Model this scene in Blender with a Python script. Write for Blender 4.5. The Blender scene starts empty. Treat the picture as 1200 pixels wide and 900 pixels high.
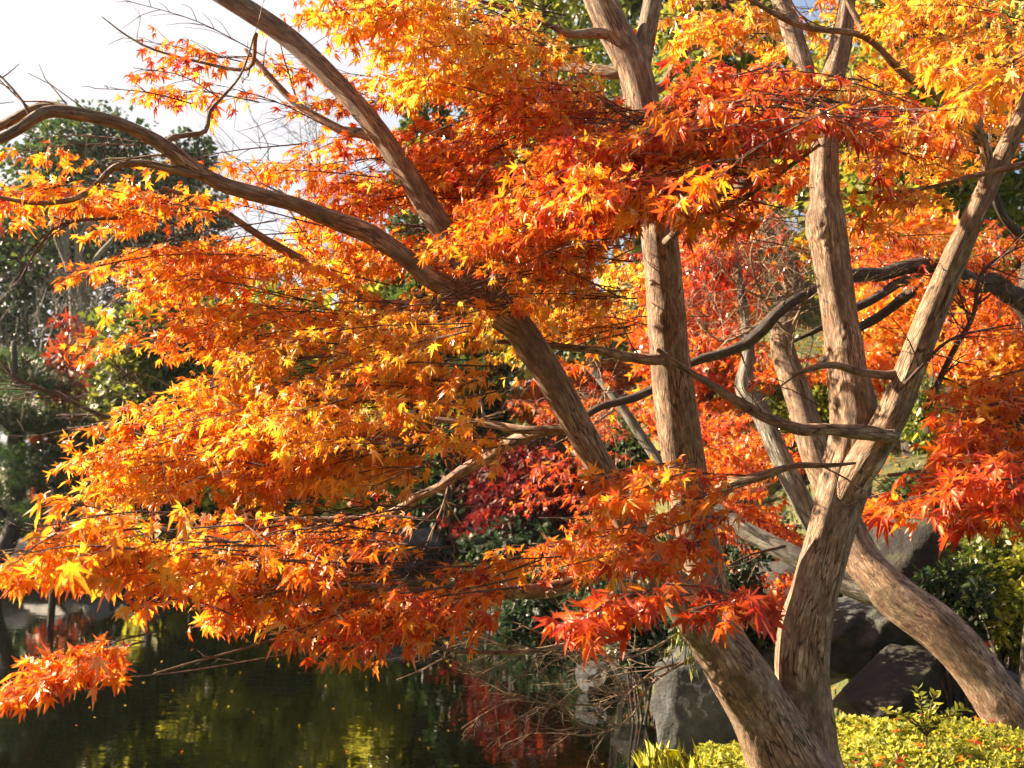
import bpy, math, random
import numpy as np
from mathutils import Vector, noise as mnoise
from mathutils.kdtree import KDTree

S = bpy.context.scene
COL = S.collection
rng = np.random.default_rng(11)
random.seed(11)

# ------------------------------------------------------------------ camera, sky, sun, exposure
FPX, PITCH, CZ = 1287.0, math.radians(5.1), 1.6
camd = bpy.data.cameras.new('camera'); cam = bpy.data.objects.new('camera', camd); COL.objects.link(cam)
cam.location = (0, 0, CZ); cam.rotation_euler = (math.pi/2 + PITCH, 0, 0)
camd.sensor_width = 36.0; camd.lens = FPX/1200*36.0; camd.clip_start = 0.05; camd.clip_end = 2000
camd.dof.use_dof = True; camd.dof.focus_distance = 3.4; camd.dof.aperture_fstop = 7.0
S.camera = cam

SUN_AZ, SUN_EL = math.radians(-73), math.radians(30)      # azimuth from +Y, negative = left
sd = Vector((math.sin(SUN_AZ)*math.cos(SUN_EL), math.cos(SUN_AZ)*math.cos(SUN_EL), math.sin(SUN_EL)))
W = bpy.data.worlds.new('World'); S.world = W; W.use_nodes = True
nt = W.node_tree; bgn = nt.nodes['Background']
sky = nt.nodes.new('ShaderNodeTexSky'); sky.sky_type = 'NISHITA'; sky.sun_disc = False
sky.sun_elevation = SUN_EL; sky.sun_rotation = SUN_AZ; sky.air_density = 1.0; sky.dust_density = 4.0; sky.ozone_density = 1.0
# thin bright high cloud over the blue
wtc = nt.nodes.new('ShaderNodeTexCoord'); wn = nt.nodes.new('ShaderNodeTexNoise'); wn.inputs['Scale'].default_value = 2.2; wn.inputs['Detail'].default_value = 6
wr = nt.nodes.new('ShaderNodeMapRange'); wr.inputs[1].default_value = .3; wr.inputs[2].default_value = .62; wr.inputs[3].default_value = .72; wr.inputs[4].default_value = .95
wm = nt.nodes.new('ShaderNodeMix'); wm.data_type = 'RGBA'; wm.inputs[7].default_value = (4.1, 3.95, 4.0, 1)
nt.links.new(wtc.outputs['Generated'], wn.inputs['Vector']); nt.links.new(wn.outputs[0], wr.inputs[0])
wd = nt.nodes.new('ShaderNodeVectorMath'); wd.operation = 'DOT_PRODUCT'; wd.inputs[1].default_value = sd      # the cloud glows towards the sun
wg = nt.nodes.new('ShaderNodeMapRange'); wg.interpolation_type = 'SMOOTHSTEP'; wg.inputs[1].default_value = .30; wg.inputs[2].default_value = .62; wg.inputs[3].default_value = .08; wg.inputs[4].default_value = 1
wx = nt.nodes.new('ShaderNodeMath'); wx.operation = 'MULTIPLY'
nt.links.new(wtc.outputs['Generated'], wd.inputs[0]); nt.links.new(wd.outputs['Value'], wg.inputs[0])
nt.links.new(wr.outputs[0], wx.inputs[0]); nt.links.new(wg.outputs[0], wx.inputs[1]); nt.links.new(wx.outputs[0], wm.inputs[0])
nt.links.new(sky.outputs[0], wm.inputs[6]); nt.links.new(wm.outputs[2], bgn.inputs[0]); bgn.inputs[1].default_value = 0.055
sund = bpy.data.lights.new('sun', 'SUN'); sund.energy = 5.0; sund.angle = math.radians(0.6); sund.color = (1.0, 0.84, 0.62)
sun = bpy.data.objects.new('sun', sund); COL.objects.link(sun); sun.rotation_euler = sd.to_track_quat('Z', 'Y').to_euler()
S.view_settings.view_transform = 'Standard'; S.view_settings.look = 'None'
S.view_settings.exposure = 2.2; S.view_settings.gamma = 1.0
S.cycles.max_bounces = 7; S.cycles.diffuse_bounces = 4; S.cycles.glossy_bounces = 3; S.cycles.transmission_bounces = 5
S.cycles.use_denoising = True; S.cycles.sample_clamp_indirect = 6.0; S.cycles.caustics_reflective = False; S.cycles.caustics_refractive = False

CP, SP = math.cos(PITCH), math.sin(PITCH)
def at(px, py, d):
    "point of the place seen at photo pixel (px, py), d metres deep"
    x = (px-600)/FPX*d; u = (450-py)/FPX*d
    return np.array([x, d*CP - u*SP, CZ + d*SP + u*CP])
def ztop(py, d): return CZ + d*(565-py)/FPX

# ------------------------------------------------------------------ materials
def mat(name):
    m = bpy.data.materials.new(name); m.use_nodes = True
    n = m.node_tree.nodes; n.clear()
    return m, n, m.node_tree.links
def ramp(n, stops):
    r = n.new('ShaderNodeValToRGB'); e = r.color_ramp.elements
    while len(e) < len(stops): e.new(0.5)
    for k, (p, c) in enumerate(stops): e[k].position = p; e[k].color = (*c, 1)
    return r
def leaf_mat(name, stops, transl=0.5, gloss=0.06, rough=0.35, fres=.6):
    m, n, l = mat(name)
    a = n.new('ShaderNodeAttribute'); a.attribute_name = 'hue'
    r = ramp(n, stops); l.new(a.outputs['Fac'], r.inputs[0])
    tc = n.new('ShaderNodeTexCoord')
    nz = n.new('ShaderNodeTexNoise'); nz.inputs['Scale'].default_value = 60; nz.inputs['Detail'].default_value = 3
    l.new(tc.outputs['Object'], nz.inputs['Vector'])
    mr = n.new('ShaderNodeMapRange'); mr.inputs[1].default_value = .3; mr.inputs[2].default_value = .7
    mr.inputs[3].default_value = .78; mr.inputs[4].default_value = 1.12
    l.new(nz.outputs[0], mr.inputs[0])
    mx = n.new('ShaderNodeMix'); mx.data_type = 'RGBA'; mx.blend_type = 'MULTIPLY'; mx.inputs[0].default_value = 1
    l.new(r.outputs[0], mx.inputs[6]); l.new(mr.outputs[0], mx.inputs[7])
    d = n.new('ShaderNodeBsdfDiffuse'); t = n.new('ShaderNodeBsdfTranslucent'); g = n.new('ShaderNodeBsdfGlossy')
    g.inputs['Roughness'].default_value = rough; g.inputs['Color'].default_value = (1, .95, .88, 1)
    l.new(mx.outputs[2], d.inputs[0]); l.new(mx.outputs[2], t.inputs[0])
    s1 = n.new('ShaderNodeMixShader'); s1.inputs[0].default_value = transl
    l.new(d.outputs[0], s1.inputs[1]); l.new(t.outputs[0], s1.inputs[2])
    s2 = n.new('ShaderNodeMixShader')
    fr = n.new('ShaderNodeFresnel'); fr.inputs[0].default_value = 1.4
    ma = n.new('ShaderNodeMath'); ma.operation = 'MULTIPLY_ADD'; ma.inputs[1].default_value = fres; ma.inputs[2].default_value = gloss
    l.new(fr.outputs[0], ma.inputs[0]); l.new(ma.outputs[0], s2.inputs[0])
    l.new(s1.outputs[0], s2.inputs[1]); l.new(g.outputs[0], s2.inputs[2])
    o = n.new('ShaderNodeOutputMaterial'); l.new(s2.outputs[0], o.inputs[0])
    return m
MAPLE = leaf_mat('maple_leaf', [(0, (.40, .018, .016)), (.22, (.72, .080, .012)), (.5, (.93, .27, .012)), (.75, (.95, .47, .025)), (1, (.96, .70, .09))], .64, .012, .42, .28)
WINE_SHADE = leaf_mat('wine_shade_leaf', [(0, (.10, .008, .010)), (.3, (.24, .016, .014)), (.7, (.42, .05, .015)), (1, (.55, .12, .02))], .5, .01, .45, .2)  # wine leaf colours, darkened to stand in for shade on the crimson maple
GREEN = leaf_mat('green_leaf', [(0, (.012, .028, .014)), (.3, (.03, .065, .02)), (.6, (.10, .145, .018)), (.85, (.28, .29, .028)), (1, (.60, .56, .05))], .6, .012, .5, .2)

def bark_mat(name, dark, mid, light, moss=0.0, scale=1.0):
    m, n, l = mat(name)
    a = n.new('ShaderNodeAttribute'); a.attribute_name = 'bark'
    mp = n.new('ShaderNodeMapping'); mp.inputs['Scale'].default_value = (30*scale, 30*scale, 10*scale); l.new(a.outputs['Vector'], mp.inputs[0])
    n1 = n.new('ShaderNodeTexNoise'); n1.inputs['Scale'].default_value = 1.3; n1.inputs['Detail'].default_value = 9; n1.inputs['Roughness'].default_value = .74
    l.new(mp.outputs[0], n1.inputs['Vector'])
    mp2 = n.new('ShaderNodeMapping'); mp2.inputs['Scale'].default_value = (55*scale, 55*scale, 4*scale); l.new(a.outputs['Vector'], mp2.inputs[0])
    v = n.new('ShaderNodeTexVoronoi'); v.feature = 'DISTANCE_TO_EDGE'; l.new(mp2.outputs[0], v.inputs['Vector'])
    n2 = n.new('ShaderNodeTexNoise'); n2.inputs['Scale'].default_value = 7*scale; n2.inputs['Detail'].default_value = 5
    l.new(a.outputs['Vector'], n2.inputs['Vector'])
    r = ramp(n, [(.30, dark), (.5, mid), (.69, light)]); l.new(n1.outputs[0], r.inputs[0])
    r2 = ramp(n, [(.38, (.45, .42, .40)), (.62, (1.15, 1.1, 1.05))]); l.new(n2.outputs[0], r2.inputs[0])
    mx = n.new('ShaderNodeMix'); mx.data_type = 'RGBA'; mx.blend_type = 'MULTIPLY'; mx.inputs[0].default_value = .75
    l.new(r.outputs[0], mx.inputs[6]); l.new(r2.outputs[0], mx.inputs[7])
    last = mx.outputs[2]
    if moss:
        n3 = n.new('ShaderNodeTexNoise'); n3.inputs['Scale'].default_value = 12*scale; n3.inputs['Detail'].default_value = 6
        l.new(a.outputs['Vector'], n3.inputs['Vector'])
        r3 = ramp(n, [(.55, (0, 0, 0)), (.66, (moss, moss, moss))]); l.new(n3.outputs[0], r3.inputs[0])
        m3 = n.new('ShaderNodeMix'); m3.data_type = 'RGBA'; l.new(r3.outputs[0], m3.inputs[0])
        l.new(last, m3.inputs[6]); m3.inputs[7].default_value = (.22, .24, .12, 1); last = m3.outputs[2]
    mp7 = n.new('ShaderNodeMapping'); mp7.inputs['Scale'].default_value = (22*scale, 22*scale, 9*scale); l.new(a.outputs['Vector'], mp7.inputs[0])
    m7 = n.new('ShaderNodeMix'); m7.data_type = 'RGBA'; m7.inputs[0].default_value = .25; l.new(mp7.outputs[0], m7.inputs[6]); l.new(n2.outputs['Color'], m7.inputs[7])
    v7 = n.new('ShaderNodeTexVoronoi'); l.new(m7.outputs[2], v7.inputs['Vector'])          # flaking plates of slightly different age
    r7 = ramp(n, [(0, (.72, .70, .68)), (.5, (1, 1, 1)), (1, (1.22, 1.2, 1.15))]); sp7 = n.new('ShaderNodeSeparateColor'); l.new(v7.outputs['Color'], sp7.inputs[0]); l.new(sp7.outputs[0], r7.inputs[0])
    m8 = n.new('ShaderNodeMix'); m8.data_type = 'RGBA'; m8.blend_type = 'MULTIPLY'; m8.inputs[0].default_value = .8; l.new(last, m8.inputs[6]); l.new(r7.outputs[0], m8.inputs[7]); last = m8.outputs[2]
    ad = n.new('ShaderNodeMath'); ad.operation = 'MULTIPLY_ADD'; ad.inputs[1].default_value = .5
    l.new(v.outputs[0], ad.inputs[0]); l.new(n1.outputs[0], ad.inputs[2])
    b = n.new('ShaderNodeBump'); b.inputs['Strength'].default_value = 1.0; b.inputs['Distance'].default_value = .016/scale
    l.new(ad.outputs[0], b.inputs['Height'])
    mp3 = n.new('ShaderNodeMapping'); mp3.inputs['Scale'].default_value = (26*scale, 26*scale, 2.6*scale); l.new(a.outputs['Vector'], mp3.inputs[0])
    n5 = n.new('ShaderNodeTexNoise'); n5.inputs['Scale'].default_value = 1.2; n5.inputs['Detail'].default_value = 4; l.new(mp3.outputs[0], n5.inputs['Vector'])
    m5 = n.new('ShaderNodeMix'); m5.data_type = 'RGBA'; m5.inputs[0].default_value = .35; l.new(mp3.outputs[0], m5.inputs[6]); l.new(n5.outputs['Color'], m5.inputs[7])
    v5 = n.new('ShaderNodeTexVoronoi'); v5.feature = 'DISTANCE_TO_EDGE'; l.new(m5.outputs[2], v5.inputs['Vector'])
    r5 = ramp(n, [(.0, (.10, .075, .06)), (.035, (.38, .33, .30)), (.10, (1, 1, 1))]); l.new(v5.outputs[0], r5.inputs[0])
    m6 = n.new('ShaderNodeMix'); m6.data_type = 'RGBA'; m6.blend_type = 'MULTIPLY'
    r6 = ramp(n, [(.41, (0, 0, 0)), (.56, (1, 1, 1))]); l.new(n2.outputs[0], r6.inputs[0]); l.new(r6.outputs[0], m6.inputs[0])
    l.new(last, m6.inputs[6]); l.new(r5.outputs[0], m6.inputs[7]); last = m6.outputs[2]
    p = n.new('ShaderNodeBsdfPrincipled'); p.inputs['Roughness'].default_value = .8
    l.new(last, p.inputs['Base Color']); l.new(b.outputs[0], p.inputs['Normal'])
    o = n.new('ShaderNodeOutputMaterial'); l.new(p.outputs[0], o.inputs[0])
    return m
BARK = bark_mat('maple_bark', (.13, .072, .042), (.36, .215, .125), (.74, .58, .42), .22)
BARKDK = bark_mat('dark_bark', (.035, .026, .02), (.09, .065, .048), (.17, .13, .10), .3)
BARKPALE = bark_mat('pale_bark', (.13, .11, .09), (.29, .26, .21), (.48, .45, .39), .3, .5)
PALETWIG = bark_mat('pale_twig', (.18, .12, .07), (.40, .28, .17), (.58, .45, .30), 0, 2.0)
TWIG = bark_mat('twig_bark', (.06, .028, .02), (.15, .07, .045), (.26, .15, .10), 0, 2.0)

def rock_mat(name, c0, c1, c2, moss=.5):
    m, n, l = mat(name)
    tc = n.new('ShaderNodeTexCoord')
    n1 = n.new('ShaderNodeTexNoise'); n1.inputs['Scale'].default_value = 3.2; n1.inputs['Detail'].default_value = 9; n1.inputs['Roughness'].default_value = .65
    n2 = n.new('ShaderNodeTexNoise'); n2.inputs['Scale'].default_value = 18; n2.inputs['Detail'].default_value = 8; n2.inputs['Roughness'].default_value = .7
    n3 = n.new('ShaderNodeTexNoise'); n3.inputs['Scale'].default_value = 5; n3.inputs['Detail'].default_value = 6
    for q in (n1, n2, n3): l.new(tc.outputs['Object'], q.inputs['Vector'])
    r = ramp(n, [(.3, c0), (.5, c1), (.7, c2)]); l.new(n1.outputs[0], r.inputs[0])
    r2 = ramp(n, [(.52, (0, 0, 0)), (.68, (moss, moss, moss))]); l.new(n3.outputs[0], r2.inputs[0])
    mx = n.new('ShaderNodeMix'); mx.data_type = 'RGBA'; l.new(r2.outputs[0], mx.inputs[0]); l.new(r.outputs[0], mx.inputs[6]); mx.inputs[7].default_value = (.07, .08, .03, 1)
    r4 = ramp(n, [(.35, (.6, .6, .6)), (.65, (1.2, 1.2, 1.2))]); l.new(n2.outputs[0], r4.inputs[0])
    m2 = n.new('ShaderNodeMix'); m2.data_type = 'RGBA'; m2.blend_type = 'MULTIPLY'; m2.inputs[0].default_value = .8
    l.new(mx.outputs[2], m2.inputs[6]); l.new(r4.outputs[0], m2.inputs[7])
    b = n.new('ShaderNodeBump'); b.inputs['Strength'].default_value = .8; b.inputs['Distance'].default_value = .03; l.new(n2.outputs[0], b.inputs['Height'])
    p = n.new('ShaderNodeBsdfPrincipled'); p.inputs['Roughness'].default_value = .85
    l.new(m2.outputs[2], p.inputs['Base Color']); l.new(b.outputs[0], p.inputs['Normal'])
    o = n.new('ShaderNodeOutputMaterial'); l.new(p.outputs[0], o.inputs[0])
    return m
ROCK = rock_mat('grey_rock', (.025, .025, .024), (.06, .06, .058), (.15, .15, .145))
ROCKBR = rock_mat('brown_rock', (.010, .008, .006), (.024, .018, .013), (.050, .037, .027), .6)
STONE = rock_mat('pale_stone', (.28, .27, .25), (.42, .41, .38), (.55, .54, .5), .25)

def ground_mat():
    m, n, l = mat('garden_soil')
    tc = n.new('ShaderNodeTexCoord')
    n1 = n.new('ShaderNodeTexNoise'); n1.inputs['Scale'].default_value = .5; n1.inputs['Detail'].default_value = 8; n1.inputs['Roughness'].default_value = .7
    n2 = n.new('ShaderNodeTexNoise'); n2.inputs['Scale'].default_value = 6; n2.inputs['Detail'].default_value = 8; n2.inputs['Roughness'].default_value = .75
    for q in (n1, n2): l.new(tc.outputs['Object'], q.inputs['Vector'])
    r = ramp(n, [(.3, (.05, .035, .02)), (.45, (.10, .10, .03)), (.6, (.15, .16, .035)), (.75, (.22, .13, .04))]); l.new(n1.outputs[0], r.inputs[0])
    r2 = ramp(n, [(.35, (.5, .5, .5)), (.65, (1.3, 1.3, 1.3))]); l.new(n2.outputs[0], r2.inputs[0])
    mx = n.new('ShaderNodeMix'); mx.data_type = 'RGBA'; mx.blend_type = 'MULTIPLY'; mx.inputs[0].default_value = 1
    l.new(r.outputs[0], mx.inputs[6]); l.new(r2.outputs[0], mx.inputs[7])
    b = n.new('ShaderNodeBump'); b.inputs['Distance'].default_value = .08; l.new(n2.outputs[0], b.inputs['Height'])
    p = n.new('ShaderNodeBsdfPrincipled'); p.inputs['Roughness'].default_value = .95
    l.new(mx.outputs[2], p.inputs['Base Color']); l.new(b.outputs[0], p.inputs['Normal'])
    o = n.new('ShaderNodeOutputMaterial'); l.new(p.outputs[0], o.inputs[0]); return m
def water_mat():
    m, n, l = mat('pond_water')
    tc = n.new('ShaderNodeTexCoord')
    mp = n.new('ShaderNodeMapping'); mp.inputs['Scale'].default_value = (1.0, 1.7, 1); l.new(tc.outputs['Object'], mp.inputs[0])
    n1 = n.new('ShaderNodeTexNoise'); n1.inputs['Scale'].default_value = 2.2; n1.inputs['Detail'].default_value = 3; n1.inputs['Distortion'].default_value = .6
    l.new(mp.outputs[0], n1.inputs['Vector'])
    n2 = n.new('ShaderNodeTexNoise'); n2.inputs['Scale'].default_value = 9; n2.inputs['Detail'].default_value = 2
    l.new(mp.outputs[0], n2.inputs['Vector'])
    ad = n.new('ShaderNodeMath'); ad.operation = 'MULTIPLY_ADD'; ad.inputs[1].default_value = .16
    l.new(n2.outputs[0], ad.inputs[0]); l.new(n1.outputs[0], ad.inputs[2])
    b = n.new('ShaderNodeBump'); b.inputs['Strength'].default_value = .45; b.inputs['Distance'].default_value = .0042; l.new(ad.outputs[0], b.inputs['Height'])
    p = n.new('ShaderNodeBsdfPrincipled'); p.inputs['Base Color'].default_value = (.002, .0025, .001, 1)
    p.inputs['Roughness'].default_value = .0; p.inputs['IOR'].default_value = 1.65; p.inputs['Specular IOR Level'].default_value = .9
    l.new(b.outputs[0], p.inputs['Normal'])
    o = n.new('ShaderNodeOutputMaterial'); l.new(p.outputs[0], o.inputs[0]); return m

# ------------------------------------------------------------------ mesh helpers
def raw_mesh(name, verts, tris, m, parent=None, attrs=(), smooth=True):
    verts = np.ascontiguousarray(verts, np.float32); tris = np.ascontiguousarray(tris, np.int32)
    me = bpy.data.meshes.new(name)
    me.vertices.add(len(verts)); me.vertices.foreach_set('co', verts.ravel())
    me.loops.add(tris.size); me.loops.foreach_set('vertex_index', tris.ravel())
    me.polygons.add(len(tris)); me.polygons.foreach_set('loop_start', np.arange(0, tris.size, 3, dtype=np.int32))
    me.update(calc_edges=True)
    if not smooth: me.shade_flat()
    for an, ty, data in attrs:
        at_ = me.attributes.new(an, ty, 'POINT')
        at_.data.foreach_set('value' if ty == 'FLOAT' else 'vector', np.ascontiguousarray(data, np.float32).ravel())
    me.materials.append(m)
    o = bpy.data.objects.new(name, me); COL.objects.link(o)
    if parent is not None: o.parent = parent
    return o
def thing(name, label, cat, loc=(0, 0, 0), group=None):
    o = bpy.data.objects.new(name, None); COL.objects.link(o); o.location = loc
    o.empty_display_size = .2
    o['label'] = label; o['category'] = cat
    if group: o['group'] = group
    return o
def tag(o, label, cat, group=None):
    o['label'] = label; o['category'] = cat
    if group: o['group'] = group
    return o
def off(o):  # origin offset of the thing (children are given in world metres)
    return np.array(o.location) if o is not None else np.zeros(3)

def unit(v): return v/(np.linalg.norm(v, axis=-1, keepdims=True)+1e-12)
def spline(P, R, step):
    P = np.asarray(P, float); R = np.asarray(R, float); n = len(P)
    if n == 2:
        k = max(2, int(np.linalg.norm(P[1]-P[0])/step)+1); t = np.linspace(0, 1, k)[:, None]
        return P[0]*(1-t)+P[1]*t, (R[0]*(1-t[:, 0])+R[1]*t[:, 0])
    E = np.vstack([2*P[0]-P[1], P, 2*P[-1]-P[-2]]); ER = np.concatenate([[R[0]], R, [R[-1]]])
    out, ro = [], []
    for i in range(n-1):
        p0, p1, p2, p3 = E[i:i+4]; r1, r2 = ER[i+1], ER[i+2]
        k = max(1, int(np.linalg.norm(p2-p1)/step)); t = np.linspace(0, 1, k, endpoint=False)[:, None]
        out.append(.5*((2*p1)+(-p0+p2)*t+(2*p0-5*p1+4*p2-p3)*t**2+(-p0+3*p1-3*p2+p3)*t**3))
        ro.append(r1+(r2-r1)*(3*t[:, 0]**2-2*t[:, 0]**3))
    out.append(P[-1:]); ro.append(R[-1:])
    return np.vstack(out), np.concatenate(ro)

class Tubes:
    def __init__(s): s.V, s.T, s.B, s.n = [], [], [], 0
    def add(s, P, R, sides=6, step=None, rough=0.0, flute=0.0, cap=True, knots=()):
        R = np.asarray(R, float)
        if step: P, R = spline(P, R, step)
        P = np.asarray(P, float); m = len(P)
        if m < 2: return
        T = np.gradient(P, axis=0); T = unit(T)
        up = np.array([0, 0, 1.]) if abs(T[0][2]) < .9 else np.array([0, 1., 0])
        X = np.zeros_like(P); x = unit(np.cross(up, T[0]))
        for i in range(m):
            x = unit(x - T[i]*np.dot(x, T[i])); X[i] = x
        Y = np.cross(T, X)
        th = np.arange(sides)/sides*2*np.pi
        L = np.concatenate([[0], np.cumsum(np.linalg.norm(np.diff(P, axis=0), axis=1))])
        rr = np.repeat(R[:, None], sides, 1)
        if rough:
            q = np.zeros_like(rr)
            for f in range(10):
                a = rng.integers(1, 4); w = rng.uniform(1, 9); ph = rng.uniform(0, 6.28)
                q += np.sin(a*th[None, :]+w*L[:, None]+ph)/10*1.6
            for f in range(8):
                a = rng.integers(5, 14); w = rng.uniform(-3, 3); ph = rng.uniform(0, 6.28)
                q += .28*np.sin(a*th[None, :]+w*L[:, None]+ph)/3*(.5+.5*np.sin(rng.uniform(1, 6)*L[:, None]+ph))
            rr = rr*(1+rough*q)
        if flute:
            q = 0
            for a, w, ph in ((3, .9, .4), (5, -1.3, 2.1), (4, 1.7, 4.0)): q = q+np.sin(a*th[None, :]+w*L[:, None]+ph)
            rr = rr*(1+flute*q/3)
        ring = P[:, None, :]+rr[..., None]*(np.cos(th)[None, :, None]*X[:, None, :]+np.sin(th)[None, :, None]*Y[:, None, :])
        for K, kr, ka in knots:                                       # burls and healed branch scars
            dv = ring-P[:, None, :]; q = np.linalg.norm(ring-np.asarray(K)[None, None], axis=2)/kr
            ring = ring+unit(dv)*(ka*np.exp(-q*q)*(1-.8*np.exp(-(q/.42)**2))+.12*ka*np.exp(-q*q*.6)*np.sin(q*16))[..., None]
        o0 = rng.uniform(0, 50)
        bk = np.stack([np.repeat((np.cos(th)*R.mean())[None], m, 0), np.repeat((np.sin(th)*R.mean())[None], m, 0), np.repeat(L[:, None], sides, 1)], -1)+o0
        i = np.arange(m-1)[:, None]*sides; j = np.arange(sides)[None, :]; j2 = (j+1) % sides
        a, b, c, d = i+j, i+j2, i+sides+j2, i+sides+j
        tr = np.concatenate([np.stack([a, b, c], -1).reshape(-1, 3), np.stack([a, c, d], -1).reshape(-1, 3)])
        V = ring.reshape(-1, 3); Bk = bk.reshape(-1, 3)
        if cap:
            V = np.vstack([V, P[-1]+T[-1]*R[-1]*.6]); Bk = np.vstack([Bk, Bk[-1]])
            e = (m-1)*sides; k = np.arange(sides)
            tr = np.vstack([tr, np.stack([e+k, e+(k+1) % sides, np.full(sides, m*sides)], -1)])
        V = np.vstack([V, P[:1]-T[:1]*R[0]*.4]); Bk = np.vstack([Bk, Bk[:1]]); k = np.arange(sides)
        tr = np.vstack([tr, np.stack([(k+1) % sides, k, np.full(sides, len(V)-1)], -1)])
        s.V.append(V); s.B.append(Bk); s.T.append(tr+s.n); s.n += len(V)
    def build(s, name, m, parent=None):
        if not s.V: return None
        return raw_mesh(name, np.vstack(s.V)-off(parent), np.vstack(s.T), m, parent, [('bark', 'FLOAT_VECTOR', np.vstack(s.B))])

# leaf outlines: petiole at the origin, blade along +y, length about 1
def maple_template(full=True):
    if full:
        ang = np.radians([-122, -82, -41, 0, 41, 82, 122]); ln = [.42, .74, .95, 1.08, .95, .74, .42]
    else:
        ang = np.radians([-105, -52, 0, 52, 105]); ln = [.6, .92, 1.08, .92, .6]
    pts = [(0, 0)]; bd = []
    def pol(a, r): return (math.sin(a)*r, math.cos(a)*r)
    for k, (a, L) in enumerate(zip(ang, ln)):
        w = math.radians(14.5)
        if full: bd.append(pol(a-w, .52*L))
        bd.append(pol(a, L))
        if full: bd.append(pol(a+w, .52*L))
        if k < len(ang)-1: bd.append(pol((a+ang[k+1])/2, (.32 if full else .38)*(L+ln[k+1])/2))
    bd.append((0, -.07))
    pts += bd; n = len(bd)
    tris = [(0, 1+k, 1+(k+1) % n) for k in range(n)]
    p = np.array(pts); rad = np.hypot(p[:, 0], p[:, 1])
    p[:, 1] += .5
    if full:
        b = len(p); p = np.vstack([p, [(-.018, 0), (.018, 0), (0, .52)]]); rad = np.concatenate([rad, [0, 0, 0]])
        tris.append((b, b+1, b+2))
    return p, np.array(tris)[:, ::-1], rad
def blade_template():      # simple oval leaf, folded along its midrib
    p = np.array([(0, 0), (.2, .3), (.22, .62), (0, 1.0), (-.22, .62), (-.2, .3)])
    return p, np.array([(0, 1, 2), (0, 2, 3), (0, 3, 4), (0, 4, 5)]), np.abs(p[:, 0])*2+p[:, 1]*.5
def card_template():
    p = np.array([(-.12, 0), (.42, .3), (.1, 1.0), (-.38, .55)])
    return p, np.array([(0, 1, 2), (0, 2, 3)]), np.array([0, .6, 1, .6])
def needle_template():     # a tuft: fan of thin needles
    p, t = [], []
    for k, a in enumerate(np.radians(np.linspace(-75, 75, 7))):
        b = len(p); c, s_ = math.cos(a), math.sin(a)
        p += [(-.035*c, .035*s_), (.035*c, -.035*s_), (s_, c)]; t.append((b, b+1, b+2))
    p = np.array(p); return p, np.array(t), np.hypot(p[:, 0], p[:, 1])
TPL = {'maple': maple_template(True), 'star': maple_template(False), 'blade': blade_template(), 'card': card_template(), 'needle': needle_template()}

THIN = 1.65
class Leaves:
    def __init__(s, tpl): s.p, s.t, s.r = TPL[tpl]; s.full = tpl in ('maple', 'star'); s.P, s.A, s.N, s.S, s.H = [], [], [], [], []
    def add(s, P, A, N, size, hue):
        s.P.append(np.atleast_2d(P)); s.A.append(np.atleast_2d(A)); s.N.append(np.atleast_2d(N))
        k = len(s.P[-1]); s.S.append(np.broadcast_to(size, (k,))); s.H.append(np.broadcast_to(hue, (k,)))
    def build(s, name, m, parent=None, curl=.65, tip=-.10):
        if not s.P: return None
        P, A, N, Sz, H = np.vstack(s.P), unit(np.vstack(s.A)), np.vstack(s.N), np.concatenate(s.S), np.concatenate(s.H)
        N = unit(N-A*np.sum(A*N, 1, keepdims=True)); Bx = np.cross(A, N); k = len(P)
        c1 = rng.normal(curl, curl*.7, (k, 1)); c2 = rng.normal(-.1, .35, (k, 1)); c3 = rng.normal(0, .25, (k, 1))
        x, y, r = s.p[:, 0][None], s.p[:, 1][None], s.r[None]
        th = np.arctan2(x, y-.5); ph = rng.uniform(0, 6.28, (k, 1)); mm = rng.integers(2, 6, (k, 1))
        wob = 1+.20*np.sin(mm*th+ph)*np.minimum(1, r*1.5)                # every leaf has its own uneven lobes
        xs_ = rng.lognormal(0, .16, (k, 1)); fold = rng.normal(.30, .28, (k, 1))
        x = x*wob*xs_; y = np.where(r > .05, .5+(y-.5)*wob, y) if s.full else y+0*wob
        z = -c1*r**2*.55 + c2*x*x + c3*x*r + fold*np.abs(x) + .05*np.sin(th*3+ph)*r
        shr = 1-.22*np.abs(c1)*r
        V = P[:, None]+Sz[:, None, None]*((x*shr)[..., None]*Bx[:, None]+(y+0*shr)[..., None]*A[:, None]+z[..., None]*N[:, None])
        nv = len(s.p); T = (np.arange(k)*nv)[:, None, None]+s.t[None]
        hv = np.clip(H[:, None]+tip*r*rng.lognormal(0, .6, (k, 1))+.05*np.sin(th*2+ph), 0, 1)
        return raw_mesh(name, V.reshape(-1, 3)-off(parent), T.reshape(-1, 3), m, parent, [('hue', 'FLOAT', hv)])

def rand_leaf_frames(D, droop, dsd, roll):
    "axis and normal for leaves that leave the twig along D and hang"
    k = len(D); h = D.copy(); h[:, 2] = 0; h = unit(h+1e-6)
    dl = np.clip(rng.normal(droop, dsd, k), -.6, 1.45)[:, None]
    A = h*np.cos(dl)+np.array([0, 0, -1.])*np.sin(dl)
    N = h*np.sin(dl)+np.array([0, 0, 1.])*np.cos(dl)
    ro = rng.normal(0, roll, k)[:, None]; Bx = np.cross(A, N)
    return A, N*np.cos(ro)+Bx*np.sin(ro)

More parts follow.
